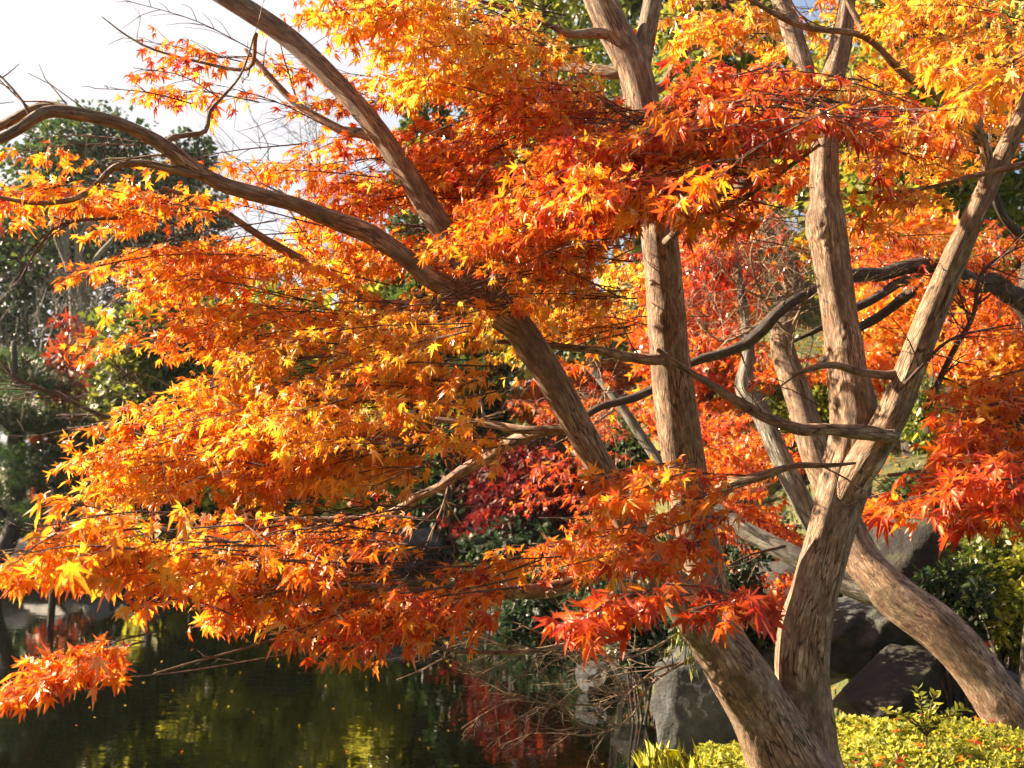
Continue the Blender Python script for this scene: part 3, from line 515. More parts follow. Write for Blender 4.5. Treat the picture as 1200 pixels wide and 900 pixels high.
# leaf sprays: cx, cy, rx, ry (photo px), nearest and farthest depth, how many twigs, twig length, heading, hue, spread, leaf length, density
ZONES = [
 # top left against the sky
 (330, 50, 120, 45, 2.92, 3.90, 4, 0.55, (-1, .1), 0.54, 0.17, 0.0254, .8),
 (420, 25, 80, 40, 2.79, 3.90, 5, 0.55, (-1, .2), 0.59, 0.17, 0.0243, 1),
 (230, 45, 60, 40, 3.20, 3.90, 2, 0.4, (-1, -.1), 0.42, 0.17, 0.0244, .55),
 (270, 120, 70, 30, 3.10, 3.80, 3, 0.4, (-1, .1), 0.49, 0.17, 0.0261, .6),
 (160, 105, 50, 20, 2.90, 3.50, 2, 0.32, (-1, -.2), 0.34, 0.17, 0.0244, .7),
 (380, 120, 60, 40, 3.01, 3.90, 3, 0.5, (-1, .1), 0.46, 0.17, 0.0216, .6),
 (130, 185, 90, 25, 3.00, 3.50, 3, 0.4, (-1, .1), 0.52, 0.14, 0.0261, .8),
 (90, 225, 110, 25, 2.80, 3.40, 4, 0.45, (-1, .1), 0.49, 0.14, 0.0261, .8),
 (210, 240, 90, 25, 2.90, 3.50, 5, 0.45, (-1, .1), 0.57, 0.14, 0.0224, .9),
 (300, 200, 90, 25, 3.12, 3.90, 3, 0.5, (-1, .1), 0.52, 0.12, 0.0238, .8),
 # top centre amber
 (500, 40, 100, 35, 2.79, 3.90, 9, 0.6, (-1, .15), 0.72, 0.17, 0.0251, 1),
 (560, 25, 90, 25, 2.90, 3.90, 9, 0.6, (-1, .15), 0.76, 0.17, 0.0244, 1),
 (550, 90, 60, 25, 3.00, 3.60, 5, 0.45, (-1, .3), 0.8, 0.17, 0.027, 1),
 (640, 45, 50, 25, 3.30, 3.90, 4, 0.45, (-1, .3), 0.82, 0.17, 0.0215, 1),
 (460, 110, 60, 30, 3.22, 3.90, 3, 0.45, (-1, .2), 0.59, 0.17, 0.0254, .9),
 (840, 10, 70, 20, 4.20, 4.90, 7, 0.6, (1, .15), 0.76, 0.17, 0.027, 1),
 # top right yellow
 (900, 40, 60, 28, 3.20, 3.80, 8, 0.45, (-1, .35), 0.7, 0.17, 0.0287, .8),
 (1030, 20, 80, 22, 4.40, 5.20, 7, 0.5, (-1, .2), 0.74, 0.17, 0.0278, 1),
 (1120, 30, 90, 35, 3.00, 3.90, 9, 0.55, (-1, .2), 0.74, 0.17, 0.0278, 1),
 (1080, 110, 70, 30, 2.80, 3.60, 6, 0.45, (-1, .35), 0.78, 0.17, 0.0278, .9),
 (1160, 110, 60, 30, 2.40, 3.00, 5, 0.45, (-1, .25), 0.7, 0.12, 0.0278, .9),
 (1060, 215, 95, 30, 2.90, 3.50, 9, 0.5, (-1, .2), 0.72, 0.17, 0.0278, 1),
 (1160, 215, 60, 22, 2.60, 3.10, 5, 0.45, (-1, .2), 0.64, 0.17, 0.0278, 1),
 # centre right red orange, close to the lens
 (900, 120, 120, 50, 2.50, 3.30, 14, 0.55, (-1, .2), 0.37, 0.19, 0.0287, 1),
 (860, 190, 130, 50, 2.30, 3.20, 17, 0.55, (-1, .2), 0.41, 0.19, 0.0287, 1),
 (960, 190, 90, 56, 2.40, 3.00, 11, 0.5, (1, .1), 0.37, 0.19, 0.0287, 1),
 (760, 215, 90, 56, 2.60, 3.40, 20, 0.55, (-1, .25), 0.49, 0.19, 0.0278, 1),
 (770, 180, 60, 31, 2.80, 3.40, 10, 0.45, (-1, .3), 0.55, 0.19, 0.0278, .9),
 (1010, 130, 80, 37, 2.60, 3.20, 8, 0.5, (1, .1), 0.48, 0.19, 0.0287, .9),
 # centre, finer and farther
 (600, 170, 110, 51, 3.30, 3.90, 22, 0.75, (-1, .15), 0.48, 0.18, 0.0182, 1),
 (690, 130, 80, 28, 3.30, 3.90, 11, 0.7, (-1, .15), 0.48, 0.18, 0.0189, 1),
 (560, 250, 110, 51, 2.81, 3.90, 21, 0.7, (-1, .15), 0.51, 0.18, 0.0175, 1),
 (660, 280, 90, 51, 2.79, 3.90, 18, 0.6, (-1, .2), 0.52, 0.18, 0.0216, 1),
 (470, 240, 60, 57, 3.14, 3.90, 9, 0.55, (-1, .15), 0.55, 0.18, 0.019, .9),
 (390, 220, 60, 25, 3.19, 3.90, 4, 0.5, (-1, .1), 0.49, 0.12, 0.0199, .8),
 # left centre masses
 (400, 300, 100, 28, 2.92, 3.90, 8, 0.6, (-1, .15), 0.61, 0.13, 0.0199, 1),
 (270, 320, 110, 35, 3.00, 3.80, 8, 0.55, (-1, .15), 0.62, 0.14, 0.0232, 1),
 (180, 330, 70, 35, 2.92, 3.90, 5, 0.5, (-1, .15), 0.48, 0.12, 0.0199, .8),
 (350, 390, 120, 35, 3.0, 3.6, 11, 0.59, (-1, .12), 0.64, 0.13, 0.0201, 1),
 (200, 390, 70, 30, 3.01, 3.90, 4, 0.5, (-1, .1), 0.52, 0.12, 0.0199, .8),
 (430, 430, 120, 40, 2.75, 3.2, 12, 0.56, (-1, .15), 0.7, 0.13, 0.0198, 1),
 (330, 470, 120, 30, 2.8, 3.4, 10, 0.57, (-1, .2), 0.68, 0.13, 0.0216, 1),
 (280, 510, 100, 28, 2.9, 3.5, 11, 0.56, (-1, .25), 0.66, 0.13, 0.0243, 1),
 (400, 510, 120, 35, 2.6, 3.05, 12, 0.51, (-1, .2), 0.7, 0.13, 0.022, 1),
 (190, 555, 65, 28, 2.9, 3.4, 8, 0.47, (-1, .2), 0.68, 0.12, 0.0258, 1),
 (330, 560, 130, 28, 2.75, 3.4, 11, 0.53, (-1, .2), 0.64, 0.13, 0.0231, 1),
 (470, 540, 60, 40, 2.60, 3.20, 4, 0.4, (-1, .5), 0.79, 0.1, 0.0254, .8),
 # right of the leaning trunk
 (670, 340, 80, 35, 3.14, 3.90, 15, 0.55, (-1, .2), 0.72, 0.13, 0.0197, 1),
 (700, 390, 70, 30, 3.05, 3.90, 7, 0.55, (-1, .2), 0.74, 0.13, 0.019, 1),
 (490, 395, 70, 35, 2.8, 3.2, 6, 0.44, (-1, .3), 0.72, 0.13, 0.0232, .9),
 (560, 470, 60, 30, 2.80, 3.30, 3, 0.35, (-1, .5), 0.8, 0.12, 0.0247, .8),
 (555, 350, 40, 15, 3.00, 3.30, 2, 0.4, (1, .2), 0.56, 0.14, 0.0232, .9),
 # lower left over the water
 (90, 625, 80, 25, 2.10, 2.50, 4, 0.32, (-1, -.1), 0.63, 0.12, 0.0313, .9),
 (60, 650, 70, 14, 2.10, 2.50, 6, 0.32, (-1, .3), 0.65, 0.12, 0.0313, .8),
 (180, 650, 90, 25, 2.20, 2.70, 9, 0.38, (-1, .15), 0.63, 0.12, 0.0305, .9),
 (280, 640, 90, 25, 2.50, 3.10, 10, 0.42, (-1, .2), 0.57, 0.12, 0.0296, 1),
 (300, 695, 80, 28, 2.40, 2.90, 9, 0.4, (-1, .3), 0.57, 0.13, 0.0296, 1),
 (390, 670, 90, 30, 2.50, 3.20, 13, 0.45, (-1, .2), 0.47, 0.12, 0.0287, 1),
 (470, 700, 70, 32, 2.50, 3.10, 11, 0.42, (-1, .3), 0.41, 0.12, 0.0296, 1),
 (115, 782, 70, 12, 2.30, 2.70, 4, 0.3, (-1, .35), 0.47, 0.12, 0.0296, 1),
 (55, 802, 28, 8, 2.30, 2.60, 2, 0.22, (-1, .5), 0.39, 0.1, 0.0296, 1),
 (215, 712, 28, 8, 2.40, 2.60, 2, 0.22, (-1, .1), 0.67, 0.12, 0.0296, 1),
 (390, 615, 60, 18, 3.09, 3.90, 9, 0.5, (-1, .15), 0.45, 0.12, 0.0205, .8),
 # below the branches
 (610, 665, 80, 25, 3.00, 3.60, 7, 0.45, (-1, .2), 0.51, 0.13, 0.027, .9),
 (690, 640, 40, 22, 3.20, 3.80, 4, 0.29, (-1, .3), 0.49, 0.14, 0.027, .8),
 # in front of the middle stems
 (790, 575, 48, 30, 2.40, 2.90, 5, 0.24, (-1, .3), 0.49, 0.15, 0.0296, .8),
 (790, 630, 48, 25, 2.30, 2.80, 4, 0.24, (-1, .3), 0.37, 0.14, 0.0305, .7),
 (730, 700, 32, 22, 2.20, 2.60, 3, 0.19, (-1, .5), 0.27, 0.09, 0.0313, .8),
 (820, 700, 36, 22, 2.20, 2.60, 3, 0.2, (1, .3), 0.27, 0.1, 0.0313, .8),
 (730, 555, 20, 18, 2.60, 2.90, 1, 0.18, (-1, .3), 0.5, 0.12, 0.0247, .7),
 # red spray from the right
 (1145, 500, 60, 25, 2.40, 2.80, 5, 0.36, (-1, .35), 0.41, 0.12, 0.0296, 1),
 (1140, 558, 75, 28, 2.20, 2.70, 7, 0.38, (-1, .3), 0.33, 0.1, 0.0296, 1),
 (1180, 455, 45, 28, 2.50, 2.90, 5, 0.34, (-1, .45), 0.43, 0.12, 0.0287, 1),
 (1170, 590, 45, 22, 2.30, 2.70, 4, 0.34, (-1, .3), 0.35, 0.12, 0.0296, .9),
 (1040, 545, 35, 20, 2.50, 2.80, 2, 0.28, (-1, .4), 0.43, 0.16, 0.0296, .8),
 (910, 470, 30, 18, 3.30, 3.60, 1, 0.25, (-1, -.3), 0.19, 0.08, 0.0244, .6),
 # finer leaves filling the gaps behind the stems
 (700, 350, 70, 40, 4.15, 4.7, 8, 0.55, (-1, .2), 0.68, 0.16, 0.026, 1),
 (690, 450, 60, 25, 4.2, 4.8, 4, 0.5, (-1, .2), 0.36, 0.16, 0.026, .8),
 (520, 190, 70, 40, 3.6, 4.1, 7, 0.5, (-1, .2), 0.5, 0.18, 0.025, 1),
 (520, 330, 50, 25, 3.0, 3.25, 3, 0.35, (-1, .3), 0.56, 0.16, 0.027, .9),
 (1030, 300, 70, 40, 4.3, 5.0, 6, 0.55, (1, .1), 0.55, 0.18, 0.027, .9),
 (960, 20, 60, 25, 4.4, 5.0, 6, .5, (-1, .2), 0.68, 0.17, .028, 1),
 (1090, 170, 80, 30, 3.9, 4.6, 8, .5, (-1, .2), 0.66, 0.17, .028, 1),
 (1150, 300, 50, 40, 4.2, 4.9, 4, .5, (1, .1), 0.55, 0.16, .027, .9),
 (880, 270, 70, 25, 4.3, 5.0, 4, .5, (-1, .2), 0.42, 0.16, .027, .8),
 (910, 205, 70, 40, 4.3, 5.0, 8, .5, (-1, .2), 0.48, 0.18, .027, 1),
 (1110, 70, 80, 30, 4.0, 4.8, 7, .5, (-1, .2), 0.66, 0.17, .028, 1),
]
for (cx, cy, rx, ry, d0, d1, n, L, (hx, hy), hue, hs, size, dens) in ZONES:
    lv, tb = Leaves('maple'), Tubes(); free = 680 < cx < 860 and cy > 540
    for k in range(n):
      for attempt in range(14):
        a, q = rng.uniform(0, 6.283), math.sqrt(rng.random())
        d = rng.uniform(d0, d1); c = at(cx+rx*q*math.cos(a), cy+ry*q*math.sin(a), d)
        di = unit(np.array([hx+rng.normal(0, .15), rng.normal(0, .55), -hy*.75+rng.normal(0, .16)]))
        l = L*rng.uniform(.75, 1.2)
        if grow_spray(lv, tb, c-di*l*.55, c+di*l*.45, hue, hs, size, dens, guard=None if free else clear_of_stems) is not False: break
    if not lv.P: continue
    P_, A_, N_, S_, H_ = np.vstack(lv.P), np.vstack(lv.A), np.vstack(lv.N), np.concatenate(lv.S), np.concatenate(lv.H)
    K_ = np.ones(len(P_), bool) if free else clear_of_stems(P_)
    P_, A_, N_, S_, H_ = P_[K_], A_[K_], N_[K_], S_[K_], H_[K_]
    kd = KDTree(len(P_)); mids = P_+unit(A_)*S_[:, None]*.8; lab = np.full(len(P_), -1); nl = 0
    for i_, p_ in enumerate(mids): kd.insert(p_, i_)
    kd.balance()
    for i_ in range(len(P_)):                                        # each hanging spray is a part of its own
        if lab[i_] >= 0: continue
        st_ = [i_]; lab[i_] = nl
        while st_:
            for _, j_, _ in kd.find_range(mids[st_.pop()], .062):
                if lab[j_] < 0: lab[j_] = nl; st_.append(j_)
        nl += 1
    first = True
    for c_ in np.argsort(-np.bincount(lab)):
        m_ = lab == c_
        if m_.sum() < 48 and not first: break
        lv.P, lv.A, lv.N, lv.S, lv.H = [P_[m_]], [A_[m_]], [N_[m_]], [S_[m_]], [H_[m_]]
        sp = lv.build('leaf_spray', MAPLE, maple)
        if first:
            tw = tb.build('twig', TWIG, None); tw.parent = sp
            tw.data.transform(__import__('mathutils').Matrix.Translation(-Vector(maple.location)))
        first = False

# bare twigs on the maple
def bare(parent, name, pts, r, n, L, depth, heading, m=TWIG, up=0.0):
    t = Tubes(); P = [at(*p) for p in pts]
    Q, R = spline(P, np.linspace(r, r*.35, len(P)), .03); t.add(Q, R, 5)
    for i in range(n):
        k = rng.integers(len(Q)//6, len(Q)); dr = unit(np.array([heading[0], rng.normal(0, .5), heading[1]])+rng.normal(0, .45, 3))
        twiggy(t, Q[k], dr, L*rng.uniform(.5, 1.2), R[k]*.55, depth, .35, up)
    return t.build(name, m, parent)
bare(maple, 'bare_branch', [(815, 775, 3.75), (770, 785, 3.65), (720, 822, 3.55), (660, 825, 3.5), (600, 820, 3.45)], .006, 22, .22, 2, (-1, .1), PALETWIG)
bare(maple, 'bare_branch', [(812, 770, 3.75), (765, 800, 3.6), (735, 845, 3.5), (690, 862, 3.45), (665, 858, 3.42)], .006, 16, .18, 2, (-1, .3), PALETWIG)
bare(maple, 'bare_branch', [(800, 740, 3.7), (740, 770, 3.6), (680, 765, 3.5), (600, 760, 3.4), (560, 745, 3.4)], .005, 24, .22, 2, (-1, .2), PALETWIG)
bare(maple, 'bare_branch', [(560, 735, 3.3), (450, 755, 3.2), (350, 765, 3.1), (230, 785, 3.0), (140, 795, 2.95)], .004, 8, .14, 1, (-1, .4))
bare(maple, 'bare_branch', [(380, 500, 3.9), (200, 500, 4.0), (130, 490, 4.0), (60, 460, 4.0), (15, 440, 4.0), (-10, 405, 4.0)], .010, 14, .3, 2, (-1, .25))
bare(maple, 'bare_branch', [(330, 430, 4.1), (260, 450, 4.1), (200, 470, 4.1), (150, 440, 4.1), (110, 400, 4.1)], .007, 14, .3, 2, (-.6, .4))
bare(maple, 'bare_branch', [(145, 255, 3.2), (75, 262, 3.2), (45, 290, 3.2), (25, 325, 3.2)], .006, 7, .18, 1, (-1, -.3))
bare(maple, 'bare_branch', [(1085, 480, 3.95), (1115, 415, 3.9), (1140, 370, 3.9), (1150, 320, 3.9), (1190, 290, 3.9)], .013, 14, .25, 2, (.2, .5))
bare(maple, 'bare_branch', [(1060, 450, 3.8), (1110, 400, 3.7), (1160, 385, 3.7), (1190, 380, 3.7)], .007, 10, .2, 2, (.6, .3))
bare(maple, 'bare_branch', [(920, 640, 3.8), (880, 650, 3.7), (850, 665, 3.65)], .006, 6, .14, 1, (-1, -.1))

# ------------------------------------------------------------------ second maple, leaning behind on the right
b1 = at(1205, 860, 5.0)
mp2 = thing('maple_tree', 'grey maple trunk slanting up from the lower right corner behind the big maple', 'tree', (b1[0], b1[1], gz(b1[0], b1[1])))
limb('trunk', mp2, [(1275, 970, 39.4, 4.95), (1195, 855, 30.6, 5.0), (1140, 780, 27.2, 5.05), (1100, 738, 27.2, 5.1), (1045, 695, 25.8, 5.2), (1010, 655, 22.4, 5.3), (985, 600, 19.0, 5.4), (958, 540, 17.0, 5.5), (938, 470, 15.6, 5.6), (916, 400, 13.6, 5.7), (930, 340, 12.2, 5.8), (905, 290, 11.6, 5.8), (876, 235, 10.2, 5.9), (850, 150, 7.5, 6.0), (830, 60, 5.4, 6.0)], 48, .02, .07, .05)
limb('branch', mp2, [(1035, 700, 13.6, 5.2), (985, 682, 12.2, 5.3), (930, 652, 11.6, 5.4), (885, 628, 10.9, 5.5), (845, 602, 8.8, 5.6), (795, 572, 7.5, 5.7), (758, 520, 6.1, 5.8), (720, 465, 5.4, 5.9), (690, 430, 4.1, 6.0)], 24, .03, m=BARKPALE)
limb('branch', mp2, [(975, 660, 12.2, 5.5), (945, 600, 12.2, 5.6), (912, 530, 11.6, 5.7), (890, 480, 11.6, 5.8), (872, 455, 10.9, 5.85), (876, 415, 7.5, 5.9), (872, 365, 5.4, 6.0), (862, 300, 4.1, 6.1)], 28, .02, m=BARKPALE)
def sprays(parent, zones, tpl='star', m=MAPLE):
    for (cx, cy, rx, ry, d0, d1, n, L, hue, hs, size, dens) in zones:
        lv, tb = Leaves(tpl), Tubes()
        for k in range(n):
            a, q = rng.uniform(0, 6.283), math.sqrt(rng.random()); d = rng.uniform(d0, d1)
            c = at(cx+rx*q*math.cos(a), cy+ry*q*math.sin(a), d)
            an = rng.uniform(0, 6.283); di = unit(np.array([math.cos(an), math.sin(an), rng.normal(-.1, .15)])); l = L*rng.uniform(.75, 1.2)
            grow_spray(lv, tb, c-di*l*.5, c+di*l*.5, hue, hs, size, dens)
        sp = lv.build('leaf_spray', m, parent); tw = tb.build('twig', TWIG, None); tw.parent = sp
        tw.data.transform(__import__('mathutils').Matrix.Translation(-Vector(parent.location)))
sprays(mp2, [
 (690, 480, 50, 40, 6.2, 7.4, 4, .7, .34, .16, .032, .9), (880, 540, 60, 40, 6.2, 7.4, 6, .7, .44, .16, .032, 1), (730, 640, 60, 40, 6.2, 7.4, 5, .7, .30, .14, .032, .9), (830, 380, 50, 50, 6.4, 7.4, 5, .7, .30, .16, .032, .9),
 (860, 630, 60, 40, 5.8, 7.0, 7, .7, .40, .13, .034, 1), (900, 700, 45, 25, 5.8, 6.6, 3, .6, .36, .12, .034, .8),
 (850, 300, 70, 60, 5.8, 7.4, 9, .8, .16, .10, .034, .9), (700, 560, 60, 40, 6.2, 7.2, 4, .7, .26, .12, .034, .7),
 (840, 500, 50, 40, 6.0, 7.0, 4, .6, .36, .12, .034, .8), (890, 420, 40, 40, 6.2, 7.0, 3, .6, .36, .12, .034, .8)])
for pts, r, n in (([(940, 340, 5.6), (900, 350, 5.5), (860, 330, 5.5), (830, 290, 5.5)], .010, 22), ([(930, 400, 5.6), (900, 360, 5.5), (880, 300, 5.4), (900, 250, 5.4)], .010, 22), ([(905, 370, 5.5), (850, 400, 5.5), (820, 380, 5.5)], .009, 14), ([(930, 380, 5.3), (950, 330, 5.3), (940, 290, 5.3)], .009, 14), ([(720, 480, 5.8), (690, 500, 5.7), (650, 520, 5.7)], .008, 14)):
    bare(mp2, 'bare_branch', pts, r, n, .40, 2, (0, .2), PALETWIG)

# ------------------------------------------------------------------ third maple, its trunk at the right edge
b2 = at(1216, 850, 5.6)
mp3 = thing('maple_tree', 'dark limbed maple whose trunk stands cut off at the right edge', 'tree', (b2[0], b2[1], gz(b2[0], b2[1])))
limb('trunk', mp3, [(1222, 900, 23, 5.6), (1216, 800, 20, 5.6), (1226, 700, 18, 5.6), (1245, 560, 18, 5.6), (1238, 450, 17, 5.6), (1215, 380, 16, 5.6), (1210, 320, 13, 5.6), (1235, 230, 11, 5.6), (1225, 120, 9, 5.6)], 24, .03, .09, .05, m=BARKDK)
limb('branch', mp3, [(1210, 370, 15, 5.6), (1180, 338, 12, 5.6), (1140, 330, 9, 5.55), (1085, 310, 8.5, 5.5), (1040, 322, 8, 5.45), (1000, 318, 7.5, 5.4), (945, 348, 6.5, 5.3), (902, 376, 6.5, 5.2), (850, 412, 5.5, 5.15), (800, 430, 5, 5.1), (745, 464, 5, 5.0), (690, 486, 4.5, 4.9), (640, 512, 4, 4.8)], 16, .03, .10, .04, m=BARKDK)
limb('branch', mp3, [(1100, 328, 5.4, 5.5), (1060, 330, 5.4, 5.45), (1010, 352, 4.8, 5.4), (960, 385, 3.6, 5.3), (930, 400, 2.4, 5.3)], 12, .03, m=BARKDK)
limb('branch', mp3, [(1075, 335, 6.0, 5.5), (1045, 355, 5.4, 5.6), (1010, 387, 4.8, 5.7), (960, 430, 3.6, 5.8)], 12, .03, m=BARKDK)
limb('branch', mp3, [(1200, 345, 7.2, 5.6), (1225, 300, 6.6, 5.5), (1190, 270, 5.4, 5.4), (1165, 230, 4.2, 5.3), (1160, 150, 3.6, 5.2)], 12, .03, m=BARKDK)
sprays(mp3, [
 (1060, 290, 110, 35, 5.8, 7.4, 9, .8, .34, .12, .036, 1), (1150, 330, 60, 50, 6.0, 7.4, 6, .8, .36, .12, .036, 1),
 (1170, 395, 40, 25, 6.0, 7.0, 2, .6, .40, .14, .036, .8), (1180, 150, 60, 60, 5.6, 6.8, 4, .7, .55, .14, .036, .9)])

# ------------------------------------------------------------------ background trees
def crown_leaves(lv, clumps, per, size, hue, hs, flat=.25):
    for (c, r) in clumps:
        k = int(per*rng.uniform(.8, 1.2)); v = unit(rng.normal(0, 1, (k, 3))); q = rng.uniform(.15, 1, k)**.45
        q *= 1+.25*np.sin(3*v[:, 0]+5*v[:, 1]+c[0])*np.sin(4*v[:, 2]+c[2])
        p = c+v*q[:, None]*r
        A = unit(v+rng.normal(0, .7, (k, 3))+np.array([0, 0, -.3])); N = unit(v*.5+rng.normal(0, .6, (k, 3))+np.array([0, 0, flat+.3]))
        lv.add(p, A, N, size*rng.lognormal(0, .3, k), np.clip(rng.normal(hue, hs, k)+rng.normal(0, hs*.6), 0, 1))
def bg_tree(name, label, px, d, py_top, rpx, hue, hs=.12, nclump=26, per=330, size=.20, tpl='card', m=GREEN, bark=BARKDK, base_frac=.25, squash=.55, lean=0, group=None, cat='tree', trunk_r=.16):
    x = (px-600)/FPX*d; y = d; zb = gz(x, y); zt = ztop(py_top, d); R = rpx/FPX*d; H = zt-zb
    t = thing(name, label, cat, (x, y, zb), group)
    tb = Tubes(); top = np.array([x+lean, y, zb+H*.82])
    tp = [np.array([x, y, zb-.3]), np.array([x+rng.normal(0, .1), y, zb+H*.3]), np.array([x+lean*.5+rng.normal(0, .15), y, zb+H*.6]), top]
    tb.add(tp, [trunk_r*1.4, trunk_r, trunk_r*.7, trunk_r*.25], 10, .25, .06)
    clumps = []
    for k in range(nclump):
        f = base_frac+(1-base_frac)*((k+.5)/nclump); prof = math.sin(math.pi*min(1, (f-base_frac)/(1-base_frac)*.86+.14))**.6
        a = k*2.4+rng.uniform(-.4, .4); rr = R*prof*rng.uniform(.35, .8)
        c = np.array([x+lean*f+rr*math.cos(a), y+rr*math.sin(a)*.8, zb+H*(f-.06)]); s = R*rng.uniform(.30, .48)
        clumps.append((c, np.array([s, s, s*squash])))
    clumps.append((np.array([x+lean, y, zt-R*.22]), np.array([R*.4, R*.4, R*.24])))
    tk = tb.build('trunk', bark, t)
    lb = Tubes()
    for c, s in clumps[::2]:
        f = (c[2]-zb)/H*.75; o = np.array([x+lean*f, y, zb+H*f]); lb.add([o, (o+c)/2+np.array([0, 0, -.05*H*.3]), c], [trunk_r*.4, trunk_r*.25, trunk_r*.1], 6, .3)
    lo = lb.build('limb', bark, t)
    lv = Leaves(tpl); crown_leaves(lv, clumps, per, size, hue, hs); lv.build('crown', m, t, .3, .06)
    return t
G_FAR = 'trees beyond the pond'
bg_tree('evergreen_tree', 'dark evergreen at the far left edge filling the gap behind the pine', 20, 50, 225, 150, .10, .08, 26, 420, .30, group=G_FAR)
bg_tree('evergreen_tree', 'tall tree with pale fanning stems under a dark green crown at far left', 95, 46, 120, 150, .30, .12, 24, 420, .24, bark=BARKPALE, base_frac=.62, group=G_FAR, trunk_r=.2)
bg_tree('evergreen_tree', 'small dark round-topped tree just right of the pale stems, against the sky', 215, 48, 148, 70, .22, .1, 20, 330, .24, base_frac=.4, group=G_FAR)
bg_tree('broadleaf_tree', 'yellow-green broadleaf tree behind the left end of the orange boughs', 190, 27.5, 345, 120, .68, .16, 30, 360, .20, group=G_FAR)
bg_tree('broadleaf_tree', 'lime green tree on the far bank, second from the left of the lime trees', 320, 28.2, 330, 120, .92, .10, 28, 220, .20, group=G_FAR, base_frac=.04)
bg_tree('broadleaf_tree', 'lime green tree on the far bank behind the long arching branch', 430, 28.9, 290, 120, .95, .10, 28, 220, .20, group=G_FAR, base_frac=.04)
bg_tree('broadleaf_tree', 'olive green tree on the far bank below the forked leaning trunk', 560, 29.4, 270, 110, .85, .12, 28, 220, .20, group=G_FAR, base_frac=.04)
bg_tree('conifer_tree', 'bushy green conifer with a sunlit left side beside the leaning branch', 498, 25.5, 78, 62, .52, .12, 34, 330, .13, squash=.9, base_frac=.3, group=G_FAR)
bg_tree('conifer_tree', 'narrow blackish green conifer right of the bushy green one', 560, 27.5, 105, 50, .12, .07, 30, 330, .14, squash=.9, base_frac=.3, group=G_FAR)
bg_tree('olive_tree', 'pale olive tree seen behind the amber leaves left of the forked stem', 640, 25, -110, 140, .80, .1, 30, 330, .16, group=G_FAR)
bg_tree('olive_tree', 'tall olive tree with sky glinting through right of the forked stem', 850, 21, -60, 120, .74, .12, 30, 330, .15, group=G_FAR)
bg_tree('olive_tree', 'olive green tree behind the yellow leaves in the upper right', 1080, 18, -60, 150, .78, .12, 34, 380, .14, group=G_FAR)
bg_tree('olive_tree', 'olive tree at the right edge above the dark limb', 1230, 20, -40, 150, .74, .12, 30, 330, .15, group=G_FAR)
bg_tree('broadleaf_tree', 'green tree on the hill behind the middle stems', 745, 33, -90, 150, .62, .12, 30, 330, .2, group=G_FAR)
bg_tree('broadleaf_tree', 'green tree on the hill behind the pale right stem', 980, 30, 60, 150, .66, .12, 30, 330, .2, group=G_FAR)
bg_tree('red_maple', 'crimson maple on the bank low between the leaning trunk and the water', 615, 23.5, 528, 100, .25, .2, 24, 300, .12, 'star', WINE_SHADE, base_frac=.1, squash=.45, group='small maples on the bank', trunk_r=.1)
bg_tree('red_maple', 'red orange maple on the bank behind the foot of the leaning trunk', 700, 25, 440, 100, .34, .1, 26, 380, .12, 'star', MAPLE, base_frac=.1, squash=.45, group='small maples on the bank', trunk_r=.1)
bg_tree('red_maple', 'scarlet maple on the hill right of the middle stem', 830, 16, 240, 90, .30, .14, 26, 230, .09, 'star', MAPLE, base_frac=.35, squash=.45, group='small maples on the bank', trunk_r=.1)
bg_tree('red_maple', 'vermilion maple on the hill right of the pale upright stem', 1070, 14, 240, 120, .50, .16, 28, 220, .08, 'star', MAPLE, base_frac=.45, squash=.45, group='small maples on the bank', trunk_r=.1)
bg_tree('red_maple', 'orange maple at the right edge under the dark limb', 1190, 12, 330, 90, .52, .16, 24, 220, .07, 'star', MAPLE, base_frac=.5, squash=.45, group='small maples on the bank', trunk_r=.1)
bg_tree('red_maple', 'rust coloured little maple between the dark pine and the lime trees', 75, 25, 370, 42, .6, .25, 14, 70, .12, 'star', WINE_SHADE, base_frac=.3, squash=.5, group='small maples on the bank', trunk_r=.08)
bg_tree('broadleaf_tree', 'low golden green tree leaning to the water behind the left boughs', 270, 26.6, 450, 100, .97, .08, 26, 330, .15, 'card', GREEN, base_frac=.2, squash=.5, group='small maples on the bank', trunk_r=.08)
for px_, d_, tp_, r_, what in ((200, 26.7, 470, 62, 'left'), (305, 26.4, 440, 66, 'middle'), (440, 25.4, 400, 72, 'right')):
    bg_tree('golden_shrub_tree', 'golden green small tree at the waterline, %s one of the three behind the orange boughs' % what, px_, d_, tp_, r_, 1.0, .05, 22, 170, .17, base_frac=.2, group='golden green trees at the waterline', trunk_r=.08)
bg_tree('evergreen_tree', 'small dark evergreen added to shade the crimson maple, at the water just left of it', 543, 24.0, 425, 48, .26, .1, 22, 300, .14, base_frac=.08, group=G_FAR, trunk_r=.09)  # added tree, blocks the sun from the crimson maple
